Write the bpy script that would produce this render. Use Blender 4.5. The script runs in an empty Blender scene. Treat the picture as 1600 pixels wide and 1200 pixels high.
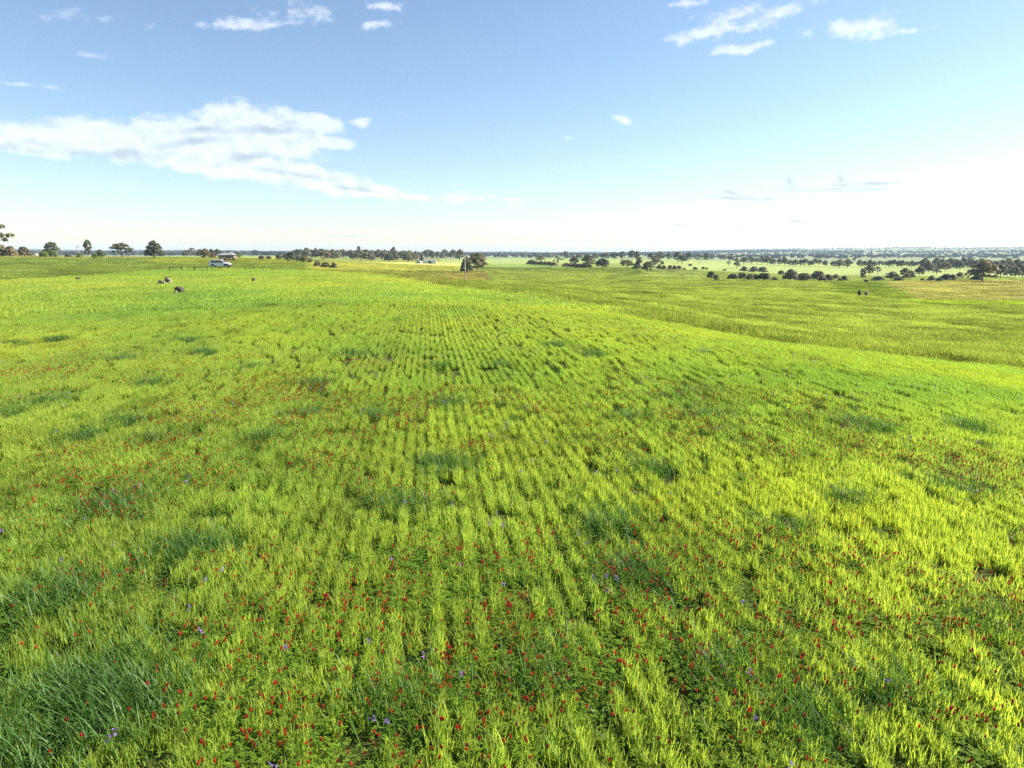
import bpy, bmesh, math, random
import numpy as np
from mathutils import Vector, Euler

random.seed(7)
rng = np.random.default_rng(11)
C = bpy.context.scene.collection
SC = bpy.context.scene

# ------------------------------------------------------------------ camera
CAM_Z = 3.4
F = 1067.0                      # focal length in pixels of the 1600 px wide photograph
PITCH = math.atan(205.0 / F)    # eye level lies at y = 395
cam_d = bpy.data.cameras.new("camera")
cam_d.sensor_width = 36.0
cam_d.lens = 36.0 * F / 1600.0
cam_d.clip_start = 0.1
cam_d.clip_end = 40000.0
cam = bpy.data.objects.new("camera", cam_d)
cam.location = (0, 0, CAM_Z)
cam.rotation_euler = (math.pi / 2 - PITCH, 0, 0)
C.objects.link(cam)
SC.camera = cam

SP, CP = math.sin(PITCH), math.cos(PITCH)
def ray(px, py):
    xc, yc = (px - 800.0) / F, (600.0 - py) / F
    return xc, CP + yc * SP, -SP + yc * CP
def project(X, Y, Z):
    z = Z - CAM_Z
    dep = Y * CP - z * SP
    up = Y * SP + z * CP
    dep = np.where(dep > 0.05, dep, 0.05)
    return 800.0 + F * X / dep, 600.0 - F * up / dep

# ------------------------------------------------------------------ sky, sun, exposure
SUN_AZ, SUN_EL = math.radians(75), math.radians(33)
SKY_STRENGTH = 0.0515
SUN_STRENGTH = 5.0
EXPOSURE = 1.87
SC.view_settings.view_transform = 'Standard'
SC.view_settings.look = 'None'
SC.view_settings.gamma = 1.0
SC.view_settings.use_curve_mapping = False
SC.view_settings.exposure = EXPOSURE

world = bpy.data.worlds.new("World")
SC.world = world
world.use_nodes = True
wt = world.node_tree
wt.nodes.clear()
def wn(t, **kw):
    n = wt.nodes.new(t)
    for k, v in kw.items(): setattr(n, k, v)
    return n
def wl(a, b): wt.links.new(a, b)
def wmath(op, a, b=None, c=None, clamp=False):
    n = wn('ShaderNodeMath', operation=op, use_clamp=clamp)
    for i, v in enumerate((a, b, c)):
        if v is None: continue
        if hasattr(v, 'is_output'): wl(v, n.inputs[i])
        else: n.inputs[i].default_value = v
    return n.outputs[0]
def wsmooth(v, lo, hi, a=0.0, b=1.0):
    n = wn('ShaderNodeMapRange', interpolation_type='SMOOTHSTEP')
    wl(v, n.inputs[0])
    for i, x in enumerate((lo, hi, a, b)): n.inputs[1 + i].default_value = x
    return n.outputs[0]
sky = wn('ShaderNodeTexSky', sky_type='NISHITA')
sky.sun_disc = False
sky.sun_elevation = SUN_EL
sky.sun_rotation = SUN_AZ
sky.altitude = 300
sky.air_density = 1.0
sky.dust_density = 0.35
sky.ozone_density = 2.0
bg = wn('ShaderNodeBackground'); wl(sky.outputs[0], bg.inputs[0]); bg.inputs[1].default_value = SKY_STRENGTH
tc = wn('ShaderNodeTexCoord')
sep = wn('ShaderNodeSeparateXYZ'); wl(tc.outputs['Generated'], sep.inputs[0])
az = wmath('ARCTAN2', sep.outputs[0], sep.outputs[1])
el = wmath('ARCSINE', sep.outputs[2])
def wnoise(scale_vec, scale, detail, rough, offset=(0, 0, 0)):
    m = wn('ShaderNodeMapping'); wl(tc.outputs['Generated'], m.inputs[0])
    m.inputs['Scale'].default_value = scale_vec
    m.inputs['Location'].default_value = offset
    n = wn('ShaderNodeTexNoise'); wl(m.outputs[0], n.inputs[0])
    n.inputs['Scale'].default_value = scale; n.inputs['Detail'].default_value = detail; n.inputs['Roughness'].default_value = rough
    return n
n_warp = wnoise((1, 1, 1.3), 9.0, 4, 0.55)
n_edge = wnoise((1, 1, 1.7), 34.0, 7, 0.58)
n_lit = wnoise((1, 1, 1.7), 34.0, 5, 0.58, (-0.006, 0, -0.016))
n_soft = wnoise((1, 1, 3.0), 11.0, 4, 0.5, (3, 1, 2))
comb = wn('ShaderNodeCombineXYZ'); wl(az, comb.inputs[0]); wl(el, comb.inputs[1])
vsub = wn('ShaderNodeVectorMath', operation='SUBTRACT'); wl(n_warp.outputs['Color'], vsub.inputs[0]); vsub.inputs[1].default_value = (.5, .5, .5)
vmul = wn('ShaderNodeVectorMath', operation='MULTIPLY'); wl(vsub.outputs[0], vmul.inputs[0]); vmul.inputs[1].default_value = (.045, .022, 0)
vadd = wn('ShaderNodeVectorMath', operation='ADD'); wl(comb.outputs[0], vadd.inputs[0]); wl(vmul.outputs[0], vadd.inputs[1])
def azel(px, py):
    x, y, z = ray(px, py)
    return math.atan2(x, y), math.atan2(z, math.hypot(x, y))
def ellipse_field(ells):
    out = None
    for cx, cy, rx, ry, rot in ells:
        a0, e0 = azel(cx, cy)
        ra = (azel(cx + rx, cy)[0] - azel(cx - rx, cy)[0]) / 2
        re = (azel(cx, cy - ry)[1] - azel(cx, cy + ry)[1]) / 2
        m = wn('ShaderNodeMapping', vector_type='TEXTURE'); wl(vadd.outputs[0], m.inputs[0])
        m.inputs['Location'].default_value = (a0, e0, 0)
        m.inputs['Rotation'].default_value = (0, 0, -math.radians(rot))
        m.inputs['Scale'].default_value = (ra, re, 1)
        ln = wn('ShaderNodeVectorMath', operation='LENGTH'); wl(m.outputs[0], ln.inputs[0])
        out = ln.outputs['Value'] if out is None else wmath('SMOOTH_MIN', out, ln.outputs['Value'], 0.25)
    return out
CLOUDS = [(-60, 212, 110, 24, 0), (50, 218, 95, 27, 4), (130, 214, 85, 30, 0), (210, 218, 115, 34, 0), (300, 222, 115, 42, 0),
          (375, 213, 70, 50, 0), (430, 215, 82, 44, 0), (490, 194, 42, 20, 10), (510, 226, 44, 12, 0), (370, 262, 150, 24, 8),
          (470, 276, 125, 21, 9), (560, 292, 85, 13, 9), (628, 303, 42, 6, 7)]
SMALL = [
          (728, 310, 42, 7, 0), (800, 316, 28, 6, 10), (556, 192, 15, 6, 0), (522, 206, 14, 9, 0),
          (468, 10, 40, 19, 0), (395, 38, 62, 7, -5), (588, 42, 32, 7, 0), (606, 13, 30, 7, 0),
          (1150, 20, 52, 17, 0), (1205, 28, 82, 13, -9), (1105, 48, 52, 13, -8), (1168, 71, 45, 7, -4),
          (1345, 43, 72, 16, 0), (1428, 44, 26, 6, 0), (1085, 3, 32, 6, 0), (965, 186, 17, 6, 10)]
WISPS = [(1290, 298, 110, 7, 0), (1238, 284, 12, 20, -25), (1312, 282, 10, 16, -30), (1365, 285, 75, 5, 1), (1320, 292, 60, 6, 3), (1150, 308, 90, 5, 4), (1140, 300, 26, 6, 14), (1195, 312, 40, 4, 2), (1250, 346, 40, 4, 0), (1140, 350, 65, 4, 0), (1070, 352, 40, 3, 0), (540, 372, 60, 2, 0)]
GREYS = [(190, 240, 100, 12, -2), (20, 232, 60, 9, 4), (290, 222, 60, 8, -8), (390, 246, 55, 8, 0), (450, 274, 70, 6, 4), (420, 205, 50, 9, 0), (330, 205, 40, 8, 0), (560, 296, 50, 4, 8)]  # shaded undersides of the main cloud, painted as grey ellipses
FAINT = [(150, 30, 30, 9, -5), (228, 39, 13, 5, 0), (75, 22, 34, 9, -8), (45, 130, 50, 4, 0), (150, 88, 22, 4, 0), (628, 180, 12, 4, 0), (900, 215, 12, 4, 0)]
ff = wmath('SUBTRACT', 1.0, ellipse_field(FAINT))
ff = wmath('MULTIPLY_ADD', wmath('SUBTRACT', n_edge.outputs[0], 0.5), 4.6, ff)
sf = wmath('SUBTRACT', 1.0, ellipse_field(SMALL))
sf = wmath('MULTIPLY_ADD', wmath('SUBTRACT', n_edge.outputs[0], 0.5), 4.6, sf)
salpha = wmath('MAXIMUM', wsmooth(sf, -0.35, 1.05, 0.0, 0.95), wsmooth(ff, -0.2, 1.3, 0.0, 0.55))
cf = ellipse_field(CLOUDS)
body = wmath('SUBTRACT', 1.0, cf)
edge = wmath('MULTIPLY_ADD', wmath('SUBTRACT', n_edge.outputs[0], 0.5), 1.55, wmath('MULTIPLY', body, 1.35))
alpha = wmath('MAXIMUM', wsmooth(edge, -0.25, 0.40), salpha)
# the same fair weather clouds go on over the part of the sky outside the picture
plane_s = wn('ShaderNodeVectorMath', operation='DIVIDE')
zc = wmath('MAXIMUM', sep.outputs[2], 0.06)
zcomb = wn('ShaderNodeCombineXYZ'); wl(zc, zcomb.inputs[0]); wl(zc, zcomb.inputs[1]); zcomb.inputs[2].default_value = 1.0
wl(tc.outputs['Generated'], plane_s.inputs[0]); wl(zcomb.outputs[0], plane_s.inputs[1])
n_rest = wn('ShaderNodeTexNoise'); wl(plane_s.outputs[0], n_rest.inputs[0])
n_rest.inputs['Scale'].default_value = 1.3; n_rest.inputs['Detail'].default_value = 6; n_rest.inputs['Roughness'].default_value = 0.6
rest = wsmooth(n_rest.outputs[0], 0.60, 0.72, 0.0, 0.8)
outside = wmath('MAXIMUM', wsmooth(wmath('ABSOLUTE', az), 0.78, 0.98), wsmooth(el, 0.44, 0.60))
outside = wmath('MULTIPLY', outside, wsmooth(el, 0.02, 0.10))
rest = wmath('MULTIPLY', rest, outside)
alpha = wmath('MAXIMUM', alpha, rest)
lit = wmath('MULTIPLY', wmath('SUBTRACT', n_edge.outputs[0], n_lit.outputs[0]), 1.0)  # sunward relief of the clouds, painted from the offset noise
gf = wmath('SUBTRACT', 1.0, ellipse_field(GREYS))
gf = wmath('MULTIPLY_ADD', wmath('SUBTRACT', n_soft.outputs[0], 0.5), 0.7, gf)
grey = wsmooth(gf, -0.35, 0.9, 0.0, 0.40)
val = wmath('ADD', wmath('SUBTRACT', 0.93, grey), lit)
val = wmath('MINIMUM', wmath('MAXIMUM', val, 0.50), 1.0)
K = 1.0 / (2 ** EXPOSURE)
cc = wn('ShaderNodeCombineColor')
wl(wmath('MULTIPLY', val, K * 0.985), cc.inputs[0]); wl(wmath('MULTIPLY', val, K * 0.985), cc.inputs[1]); wl(wmath('MULTIPLY', val, K), cc.inputs[2])
glow = wn('ShaderNodeVectorMath', operation='SCALE'); wl(sky.outputs[0], glow.inputs[0]); glow.inputs['Scale'].default_value = SKY_STRENGTH * 0.50
lum = wn('ShaderNodeVectorMath', operation='SCALE'); wl(cc.outputs[0], lum.inputs[0]); lum.inputs['Scale'].default_value = 0.70
csum = wn('ShaderNodeVectorMath', operation='ADD'); wl(glow.outputs[0], csum.inputs[0]); wl(lum.outputs[0], csum.inputs[1])
bgc = wn('ShaderNodeBackground'); wl(csum.outputs[0], bgc.inputs[0]); bgc.inputs[1].default_value = 1.0
mix = wn('ShaderNodeMixShader'); wl(alpha, mix.inputs[0]); wl(bg.outputs[0], mix.inputs[1]); wl(bgc.outputs[0], mix.inputs[2])
wf = wmath('SUBTRACT', 1.0, ellipse_field(WISPS))
wf = wmath('MULTIPLY_ADD', wmath('SUBTRACT', n_edge.outputs[0], 0.5), 2.0, wf)
walpha = wsmooth(wf, -0.1, 1.1, 0.0, 0.92)
bgw = wn('ShaderNodeBackground'); bgw.inputs[0].default_value = (K * .76, K * .80, K * .82, 1); bgw.inputs[1].default_value = 1.0
mix2 = wn('ShaderNodeMixShader'); wl(walpha, mix2.inputs[0]); wl(mix.outputs[0], mix2.inputs[1]); wl(bgw.outputs[0], mix2.inputs[2])
wo = wn('ShaderNodeOutputWorld'); wl(mix2.outputs[0], wo.inputs[0])

sun_d = bpy.data.lights.new("sun", 'SUN')
sun_d.energy = SUN_STRENGTH
sun_d.angle = math.radians(0.55)
sun_d.color = (1.0, 0.93, 0.80)
sun = bpy.data.objects.new("sun", sun_d)
SUN_DIR = Vector((math.sin(SUN_AZ) * math.cos(SUN_EL), math.cos(SUN_AZ) * math.cos(SUN_EL), math.sin(SUN_EL)))
sun.rotation_euler = SUN_DIR.to_track_quat('Z', 'Y').to_euler()
sun.location = SUN_DIR * 60
C.objects.link(sun)

SC.cycles.max_bounces = 8
SC.cycles.diffuse_bounces = 6
SC.cycles.glossy_bounces = 2
SC.cycles.transmission_bounces = 5
SC.cycles.transparent_max_bounces = 8
SC.cycles.volume_bounces = 0
SC.cycles.use_denoising = False
SC.cycles.denoiser = 'OPENIMAGEDENOISE'
SC.cycles.denoising_input_passes = 'RGB_ALBEDO_NORMAL'
SC.cycles.denoising_prefilter = 'ACCURATE'
SC.cycles.sample_clamp_indirect = 6.0

# ------------------------------------------------------------------ helpers
def tag(o, label=None, cat=None, group=None, kind=None):
    if label: o["label"] = label
    if cat: o["category"] = cat
    if group: o["group"] = group
    if kind: o["kind"] = kind
    return o
def empty(name, loc, rz=0.0, scale=None):
    o = bpy.data.objects.new(name, None)
    o.location = loc; o.rotation_euler = (0, 0, rz)
    if scale: o.scale = scale
    o.empty_display_size = 0.3
    C.objects.link(o)
    return o
def obj(name, me, parent=None, loc=None):
    o = bpy.data.objects.new(name, me)
    C.objects.link(o)
    if parent: o.parent = parent
    if loc is not None: o.location = loc
    return o
def mesh_np(name, V, Fc, mats=(), attrs=None, smooth=False, midx=None):
    """V (n,3), Fc: list of faces or (m,k) array"""
    me = bpy.data.meshes.new(name)
    V = np.asarray(V, dtype=np.float32)
    if isinstance(Fc, np.ndarray):
        k = Fc.shape[1]
        me.vertices.add(len(V)); me.vertices.foreach_set('co', V.ravel())
        me.loops.add(Fc.size); me.loops.foreach_set('vertex_index', Fc.astype(np.int32).ravel())
        me.polygons.add(len(Fc)); me.polygons.foreach_set('loop_start', (np.arange(len(Fc)) * k).astype(np.int32))
        me.update(calc_edges=True)
    else:
        me.from_pydata([tuple(v) for v in V], [], [tuple(f) for f in Fc]); me.update()
    for m in mats: me.materials.append(m)
    if midx is not None: me.polygons.foreach_set('material_index', np.asarray(midx, dtype=np.int32))
    if smooth: me.polygons.foreach_set('use_smooth', np.ones(len(me.polygons), dtype=bool))
    for nm, (typ, data) in (attrs or {}).items():
        a = me.attributes.new(nm, typ, 'POINT')
        d = np.asarray(data, dtype=np.float32)
        if typ == 'FLOAT': a.data.foreach_set('value', d.ravel())
        elif typ == 'FLOAT_VECTOR': a.data.foreach_set('vector', d.ravel())
        elif typ == 'FLOAT_COLOR': a.data.foreach_set('color', d.ravel())
    return me
class MB:
    """collects simple solids into one bmesh"""
    def __init__(s): s.bm = bmesh.new()
    def box(s, c, d, rot=(0, 0, 0), bevel=0.0):
        r = bmesh.ops.create_cube(s.bm, size=1.0)
        vs = r['verts']
        bmesh.ops.scale(s.bm, vec=d, verts=vs)
        if bevel:
            es = list({e for v in vs for e in v.link_edges})
            rb = bmesh.ops.bevel(s.bm, geom=es, offset=bevel, segments=2, affect='EDGES', profile=0.5)
            vs = list({v for f in rb['faces'] for v in f.verts} | {v for v in vs if v.is_valid})
        if any(rot): bmesh.ops.rotate(s.bm, cent=(0, 0, 0), matrix=Euler(rot).to_matrix(), verts=vs)
        bmesh.ops.translate(s.bm, vec=c, verts=vs)
        return s
    def tube(s, pts, radii, n=8):
        rings = []
        pts = [Vector(p) for p in pts]
        for i, p in enumerate(pts):
            t = (pts[min(i + 1, len(pts) - 1)] - pts[max(i - 1, 0)]).normalized()
            a = t.cross(Vector((1, 0, 0)) if abs(t.x) < .8 else Vector((0, 1, 0))).normalized(); b = t.cross(a)
            rings.append([s.bm.verts.new(p + (a * math.cos(2 * math.pi * k / n) + b * math.sin(2 * math.pi * k / n)) * radii[i]) for k in range(n)])
        for r0, r1 in zip(rings, rings[1:]):
            for k in range(n): s.bm.faces.new((r0[k], r0[(k + 1) % n], r1[(k + 1) % n], r1[k]))
        s.bm.faces.new(rings[0][::-1]); s.bm.faces.new(rings[-1])
        return s
    def prism(s, prof, y0, y1, bevel=0.0):
        """profile in x,z extruded along y"""
        a = [s.bm.verts.new((x, y0, z)) for x, z in prof]; b = [s.bm.verts.new((x, y1, z)) for x, z in prof]
        fs = [s.bm.faces.new(a[::-1]), s.bm.faces.new(b)]
        n = len(prof)
        for k in range(n): fs.append(s.bm.faces.new((a[k], a[(k + 1) % n], b[(k + 1) % n], b[k])))
        bmesh.ops.recalc_face_normals(s.bm, faces=fs)
        if bevel:
            es = list({e for f in fs for e in f.edges})
            bmesh.ops.bevel(s.bm, geom=es, offset=bevel, segments=2, affect='EDGES')
        return s
    def poly(s, vs):
        s.bm.faces.new([s.bm.verts.new(v) for v in vs]); return s
    def mesh(s, name, mat, smooth=False):
        bmesh.ops.recalc_face_normals(s.bm, faces=s.bm.faces)
        me = bpy.data.meshes.new(name); s.bm.to_mesh(me); s.bm.free()
        me.materials.append(mat)
        if smooth: me.polygons.foreach_set('use_smooth', np.ones(len(me.polygons), dtype=bool))
        return me
    def build(s, name, mat, parent=None, smooth=False, loc=None):
        return obj(name, s.mesh(name, mat, smooth), parent, loc)

def vnoise(X, Y, scale, seed=0):
    """value noise, 0..1"""
    X = np.asarray(X, float) * scale; Y = np.asarray(Y, float) * scale
    xi = np.floor(X).astype(np.int64); yi = np.floor(Y).astype(np.int64)
    fx = X - xi; fy = Y - yi
    fx = fx * fx * (3 - 2 * fx); fy = fy * fy * (3 - 2 * fy)
    def h(a, b):
        n = (a * 374761393 + b * 668265263 + seed * 974634777) & 0xFFFFFFFF
        n = ((n ^ (n >> 13)) * 1274126177) & 0xFFFFFFFF
        return ((n ^ (n >> 16)) & 0xFFFF) / 65535.0
    return (h(xi, yi) * (1 - fx) + h(xi + 1, yi) * fx) * (1 - fy) + (h(xi, yi + 1) * (1 - fx) + h(xi + 1, yi + 1) * fx) * fy
def fbm(X, Y, scale, octv=4, seed=0):
    s = 0; a = 1; t = 0
    for k in range(octv):
        s = s + a * vnoise(X, Y, scale * 2 ** k, seed + k); t += a; a *= .5
    return s / t

# ------------------------------------------------------------------ materials
def new_mat(name):
    m = bpy.data.materials.new(name); m.use_nodes = True
    nt = m.node_tree; nt.nodes.clear()
    out = nt.nodes.new('ShaderNodeOutputMaterial')
    return m, nt, out
def nd(nt, t, **kw):
    n = nt.nodes.new(t)
    for k, v in kw.items(): setattr(n, k, v)
    return n
def mat_simple(name, col, rough=0.6, metal=0.0, noise=0.0, nscale=5.0, spec=0.4, bump=0.0):
    m, nt, out = new_mat(name)
    p = nd(nt, 'ShaderNodeBsdfPrincipled')
    p.inputs['Base Color'].default_value = (*col, 1); p.inputs['Roughness'].default_value = rough
    p.inputs['Metallic'].default_value = metal; p.inputs['Specular IOR Level'].default_value = spec
    if noise or bump:
        tcn = nd(nt, 'ShaderNodeTexCoord'); no = nd(nt, 'ShaderNodeTexNoise'); nt.links.new(tcn.outputs['Object'], no.inputs[0])
        no.inputs['Scale'].default_value = nscale; no.inputs['Detail'].default_value = 6
        if noise:
            mr = nd(nt, 'ShaderNodeMapRange'); nt.links.new(no.outputs[0], mr.inputs[0])
            mr.inputs[1].default_value = .3; mr.inputs[2].default_value = .7; mr.inputs[3].default_value = 1 - noise; mr.inputs[4].default_value = 1 + noise
            mx = nd(nt, 'ShaderNodeVectorMath', operation='SCALE'); mx.inputs[0].default_value = col; nt.links.new(mr.outputs[0], mx.inputs['Scale'])
            nt.links.new(mx.outputs[0], p.inputs['Base Color'])
        if bump:
            b = nd(nt, 'ShaderNodeBump'); b.inputs['Strength'].default_value = bump; b.inputs['Distance'].default_value = .05
            nt.links.new(no.outputs[0], b.inputs['Height']); nt.links.new(b.outputs[0], p.inputs['Normal'])
    nt.links.new(p.outputs[0], out.inputs[0])
    return m
def mat_blade(name, refl, trans, amount=0.45, dry=0.06, use_tone=True, rough=0.45, spec=0.35):
    """leaf blade: 'tint' varies each blade, 'tone' (instancer attribute) varies each patch of the field"""
    m, nt, out = new_mat(name)
    L = nt.links.new
    ti = nd(nt, 'ShaderNodeAttribute', attribute_name='tint', attribute_type='GEOMETRY')
    cr = nd(nt, 'ShaderNodeValToRGB'); L(ti.outputs['Fac'], cr.inputs[0])
    e = cr.color_ramp.elements
    e[0].position = 0.0; e[0].color = (.60, .74, .95, 1)
    e[1].position = 1.0; e[1].color = (1.6, 1.3, 2.4, 1)
    a = e.new(0.5); a.color = (1, 1, 1, 1)
    a = e.new(1 - dry - .06); a.color = (1.16, 1.10, .95, 1)
    def chain(col):
        mx = nd(nt, 'ShaderNodeVectorMath', operation='MULTIPLY'); mx.inputs[0].default_value = col; L(cr.outputs[0], mx.inputs[1])
        o = mx.outputs[0]
        if use_tone:
            tn = nd(nt, 'ShaderNodeAttribute', attribute_name='tone', attribute_type='INSTANCER')
            m2 = nd(nt, 'ShaderNodeVectorMath', operation='MULTIPLY'); L(o, m2.inputs[0]); L(tn.outputs['Vector'], m2.inputs[1]); o = m2.outputs[0]
        mn = nd(nt, 'ShaderNodeVectorMath', operation='MINIMUM'); L(o, mn.inputs[0]); mn.inputs[1].default_value = (.8, .8, .8)
        return mn.outputs[0]
    p = nd(nt, 'ShaderNodeBsdfPrincipled'); L(chain(refl), p.inputs['Base Color'])
    p.inputs['Roughness'].default_value = rough; p.inputs['Specular IOR Level'].default_value = spec
    t = nd(nt, 'ShaderNodeBsdfTranslucent'); L(chain(trans), t.inputs[0])
    x = nd(nt, 'ShaderNodeMixShader'); x.inputs[0].default_value = amount; L(p.outputs[0], x.inputs[1]); L(t.outputs[0], x.inputs[2])
    L(x.outputs[0], out.inputs[0])
    return m
M_CEREAL = mat_blade('cereal_leaf', (.240, .310, .054), (.385, .50, .044), .48, spec=.14)
M_TUFT = mat_blade('tuft_leaf', (.058, .125, .024), (.10, .21, .018), .40, dry=.03, use_tone=False, rough=.5, spec=.25)
M_CLOVER = mat_blade('clover_leaf', (.10, .18, .020), (.17, .30, .015), .40, dry=.0, rough=.6, spec=.08)
M_FAR = mat_blade('pasture_leaf', (1.0, 1.0, 1.0), (1.35, 1.3, .8), .42, dry=.0, rough=.8, spec=.05)
def mat_flower(name, col, var=.25):
    m, nt, out = new_mat(name); L = nt.links.new
    oi = nd(nt, 'ShaderNodeObjectInfo')
    mr = nd(nt, 'ShaderNodeMapRange'); L(oi.outputs['Random'], mr.inputs[0]); mr.inputs[3].default_value = 1 - var; mr.inputs[4].default_value = 1 + var
    sc = nd(nt, 'ShaderNodeVectorMath', operation='SCALE'); sc.inputs[0].default_value = col; L(mr.outputs[0], sc.inputs['Scale'])
    p = nd(nt, 'ShaderNodeBsdfPrincipled'); L(sc.outputs[0], p.inputs['Base Color']); p.inputs['Roughness'].default_value = .6; p.inputs['Specular IOR Level'].default_value = .2
    t = nd(nt, 'ShaderNodeBsdfTranslucent'); L(sc.outputs[0], t.inputs[0])
    x = nd(nt, 'ShaderNodeMixShader'); x.inputs[0].default_value = .35; L(p.outputs[0], x.inputs[1]); L(t.outputs[0], x.inputs[2]); L(x.outputs[0], out.inputs[0])
    return m
M_RED = mat_flower('crimson_petal', (.33, .018, .014), .5)
M_PURPLE = mat_flower('violet_petal', (.27, .13, .50), .3)
M_STEM = mat_simple('green_stem', (.10, .17, .03), .6)
def mat_foliage():
    m, nt, out = new_mat('gum_foliage'); L = nt.links.new
    oi = nd(nt, 'ShaderNodeObjectInfo')
    ti = nd(nt, 'ShaderNodeAttribute', attribute_name='tint', attribute_type='GEOMETRY')
    cr = nd(nt, 'ShaderNodeValToRGB'); L(ti.outputs['Fac'], cr.inputs[0]); e = cr.color_ramp.elements
    e[0].color = (.65, .70, .70, 1); e[1].color = (1.5, 1.3, 1.05, 1)
    mx = nd(nt, 'ShaderNodeVectorMath', operation='MULTIPLY'); L(oi.outputs['Color'], mx.inputs[0]); L(cr.outputs[0], mx.inputs[1])
    p = nd(nt, 'ShaderNodeBsdfPrincipled'); L(mx.outputs[0], p.inputs['Base Color']); p.inputs['Roughness'].default_value = .55; p.inputs['Specular IOR Level'].default_value = .3
    t = nd(nt, 'ShaderNodeBsdfTranslucent'); L(mx.outputs[0], t.inputs[0])
    x = nd(nt, 'ShaderNodeMixShader'); x.inputs[0].default_value = .34; L(p.outputs[0], x.inputs[1]); L(t.outputs[0], x.inputs[2]); L(x.outputs[0], out.inputs[0])
    return m
M_FOL = mat_foliage()
M_BARK = mat_simple('gum_bark', (.20, .16, .125), .85, noise=.35, nscale=9)
M_WOOD_FAR = mat_foliage(); M_WOOD_FAR.name = 'woodland_foliage'

def mat_ground():
    m, nt, out = new_mat('paddock_ground'); L = nt.links.new
    co = nd(nt, 'ShaderNodeAttribute', attribute_name='cover', attribute_type='GEOMETRY')
    g = nd(nt, 'ShaderNodeNewGeometry')
    def noise(scale, det, vec=None):
        n = nd(nt, 'ShaderNodeTexNoise'); L(g.outputs['Position'], n.inputs[0]); n.inputs['Scale'].default_value = scale
        n.inputs['Detail'].default_value = det; n.inputs['Roughness'].default_value = .62; return n
    def rng_(v, lo, hi, a, b):
        r = nd(nt, 'ShaderNodeMapRange'); L(v, r.inputs[0])
        for i, x in enumerate((lo, hi, a, b)): r.inputs[1 + i].default_value = x
        return r.outputs[0]
    n1, n2, n3 = noise(.035, 6), noise(.5, 5), noise(4.0, 4)
    f1, f2, f3 = rng_(n1.outputs[0], .3, .7, .80, 1.20), rng_(n2.outputs[0], .3, .7, .78, 1.22), rng_(n3.outputs[0], .3, .7, .75, 1.25)
    a = nd(nt, 'ShaderNodeMath', operation='MULTIPLY'); L(f1, a.inputs[0]); L(f2, a.inputs[1])
    b = nd(nt, 'ShaderNodeMath', operation='MULTIPLY'); L(a.outputs[0], b.inputs[0]); L(f3, b.inputs[1])
    sc = nd(nt, 'ShaderNodeVectorMath', operation='SCALE'); L(co.outputs['Color'], sc.inputs[0]); L(b.outputs[0], sc.inputs['Scale'])
    # dry brownish flecks
    dry = nd(nt, 'ShaderNodeMix', data_type='RGBA'); L(rng_(noise(.09, 7).outputs[0], .56, .72, 0, .45), dry.inputs[0]); L(sc.outputs[0], dry.inputs[6])
    dc = nd(nt, 'ShaderNodeVectorMath', operation='MULTIPLY'); L(sc.outputs[0], dc.inputs[0]); dc.inputs[1].default_value = (1.35, .98, 1.2); L(dc.outputs[0], dry.inputs[7])
    p = nd(nt, 'ShaderNodeBsdfPrincipled'); L(dry.outputs[2], p.inputs['Base Color']); p.inputs['Roughness'].default_value = .95; p.inputs['Specular IOR Level'].default_value = .05
    bu = nd(nt, 'ShaderNodeBump'); bu.inputs['Strength'].default_value = .7; bu.inputs['Distance'].default_value = .25; L(n2.outputs[0], bu.inputs['Height']); L(bu.outputs[0], p.inputs['Normal'])
    L(p.outputs[0], out.inputs[0])
    return m
M_GROUND = mat_ground()

# ------------------------------------------------------------------ terrain: heights given along nine headings
COLS = [-300, 0, 400, 560, 750, 1000, 1200, 1400, 1600, 1900]
RS = np.array([0.5, 10, 15, 25, 40, 60, 90, 130, 190, 270, 400, 600, 900, 1400, 2200, 3500, 5500, 9000.])
# numbers: y = image row at which the ground lies at that distance; 'z..' = height itself
TAB = {
 -300: ['z0', 'z0', 'z0', 'z0', 'z0', 'z0', 'z0', 'z0', 'z.3', 'z.8', 'z1.8', 'z1.5', 'z-2', 'z-3', 'z-4', 394, 391, 391],
 0:    ['z0', 'z0', 'z0', 'z0', 'z0', 'z0', 'z0', 'z0', 'z.27', 'z.8', 399.6, 'z1.2', 'z-2', 'z-3', 'z-4', 395, 392, 392],
 400:  ['z0', 'z0', 'z0', 'z0', 'z0', 'z0', 'z0', 'z-.05', 417, 411, 405, 402, 400, 'z-3', 'z-4', 396, 394, 394],
 560:  ['z0', 'z0', 'z0', 'z0', 'z0', 'z0', 'z0', 'z-.05', 417, 414, 411.5, 408.5, 404, 401, 399, 397, 395, 395],
 750:  ['z0', 'z0', 'z0', 'z0', 'z0', 'z-.1', 447, 443, 440.5, 438, 425, 414, 408, 404, 401, 398, 396, 395.5],
 1000: ['z0', 'z0', 'z0', 'z0', 495, 482, 472, 460, 447, 436, 423, 412, 402.5, 404, 400.5, 397.5, 396, 395.5],
 1200: ['z0', 'z0', 'z0', 'z-.05', 530, 516, 495, 475, 455, 442.5, 435, 424, 414, 408, 403, 398, 390.5, 392],
 1400: ['z0', 'z0', 'z-.05', 'z-.25', 552, 533, 508, 485, 465, 447, 438, 428, 418, 410, 404, 399, 388, 390],
 1600: ['z0', 'z-.1', 'z-.2', 'z-.6', 573, 548, 520, 495, 473, 455, 438, 428, 418, 411, 405, 399, 386.5, 389],
 1900: ['z0', 'z-.1', 'z-.3', 'z-.9', 'z-2.2', 'z-4', 'z-5.6', 'z-7', 'z-8.4', 'z-9.5', 'z-10', 'z-11.5', 'z-12', 'z-13', 'z-13', 399, 388, 390],
}
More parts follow.
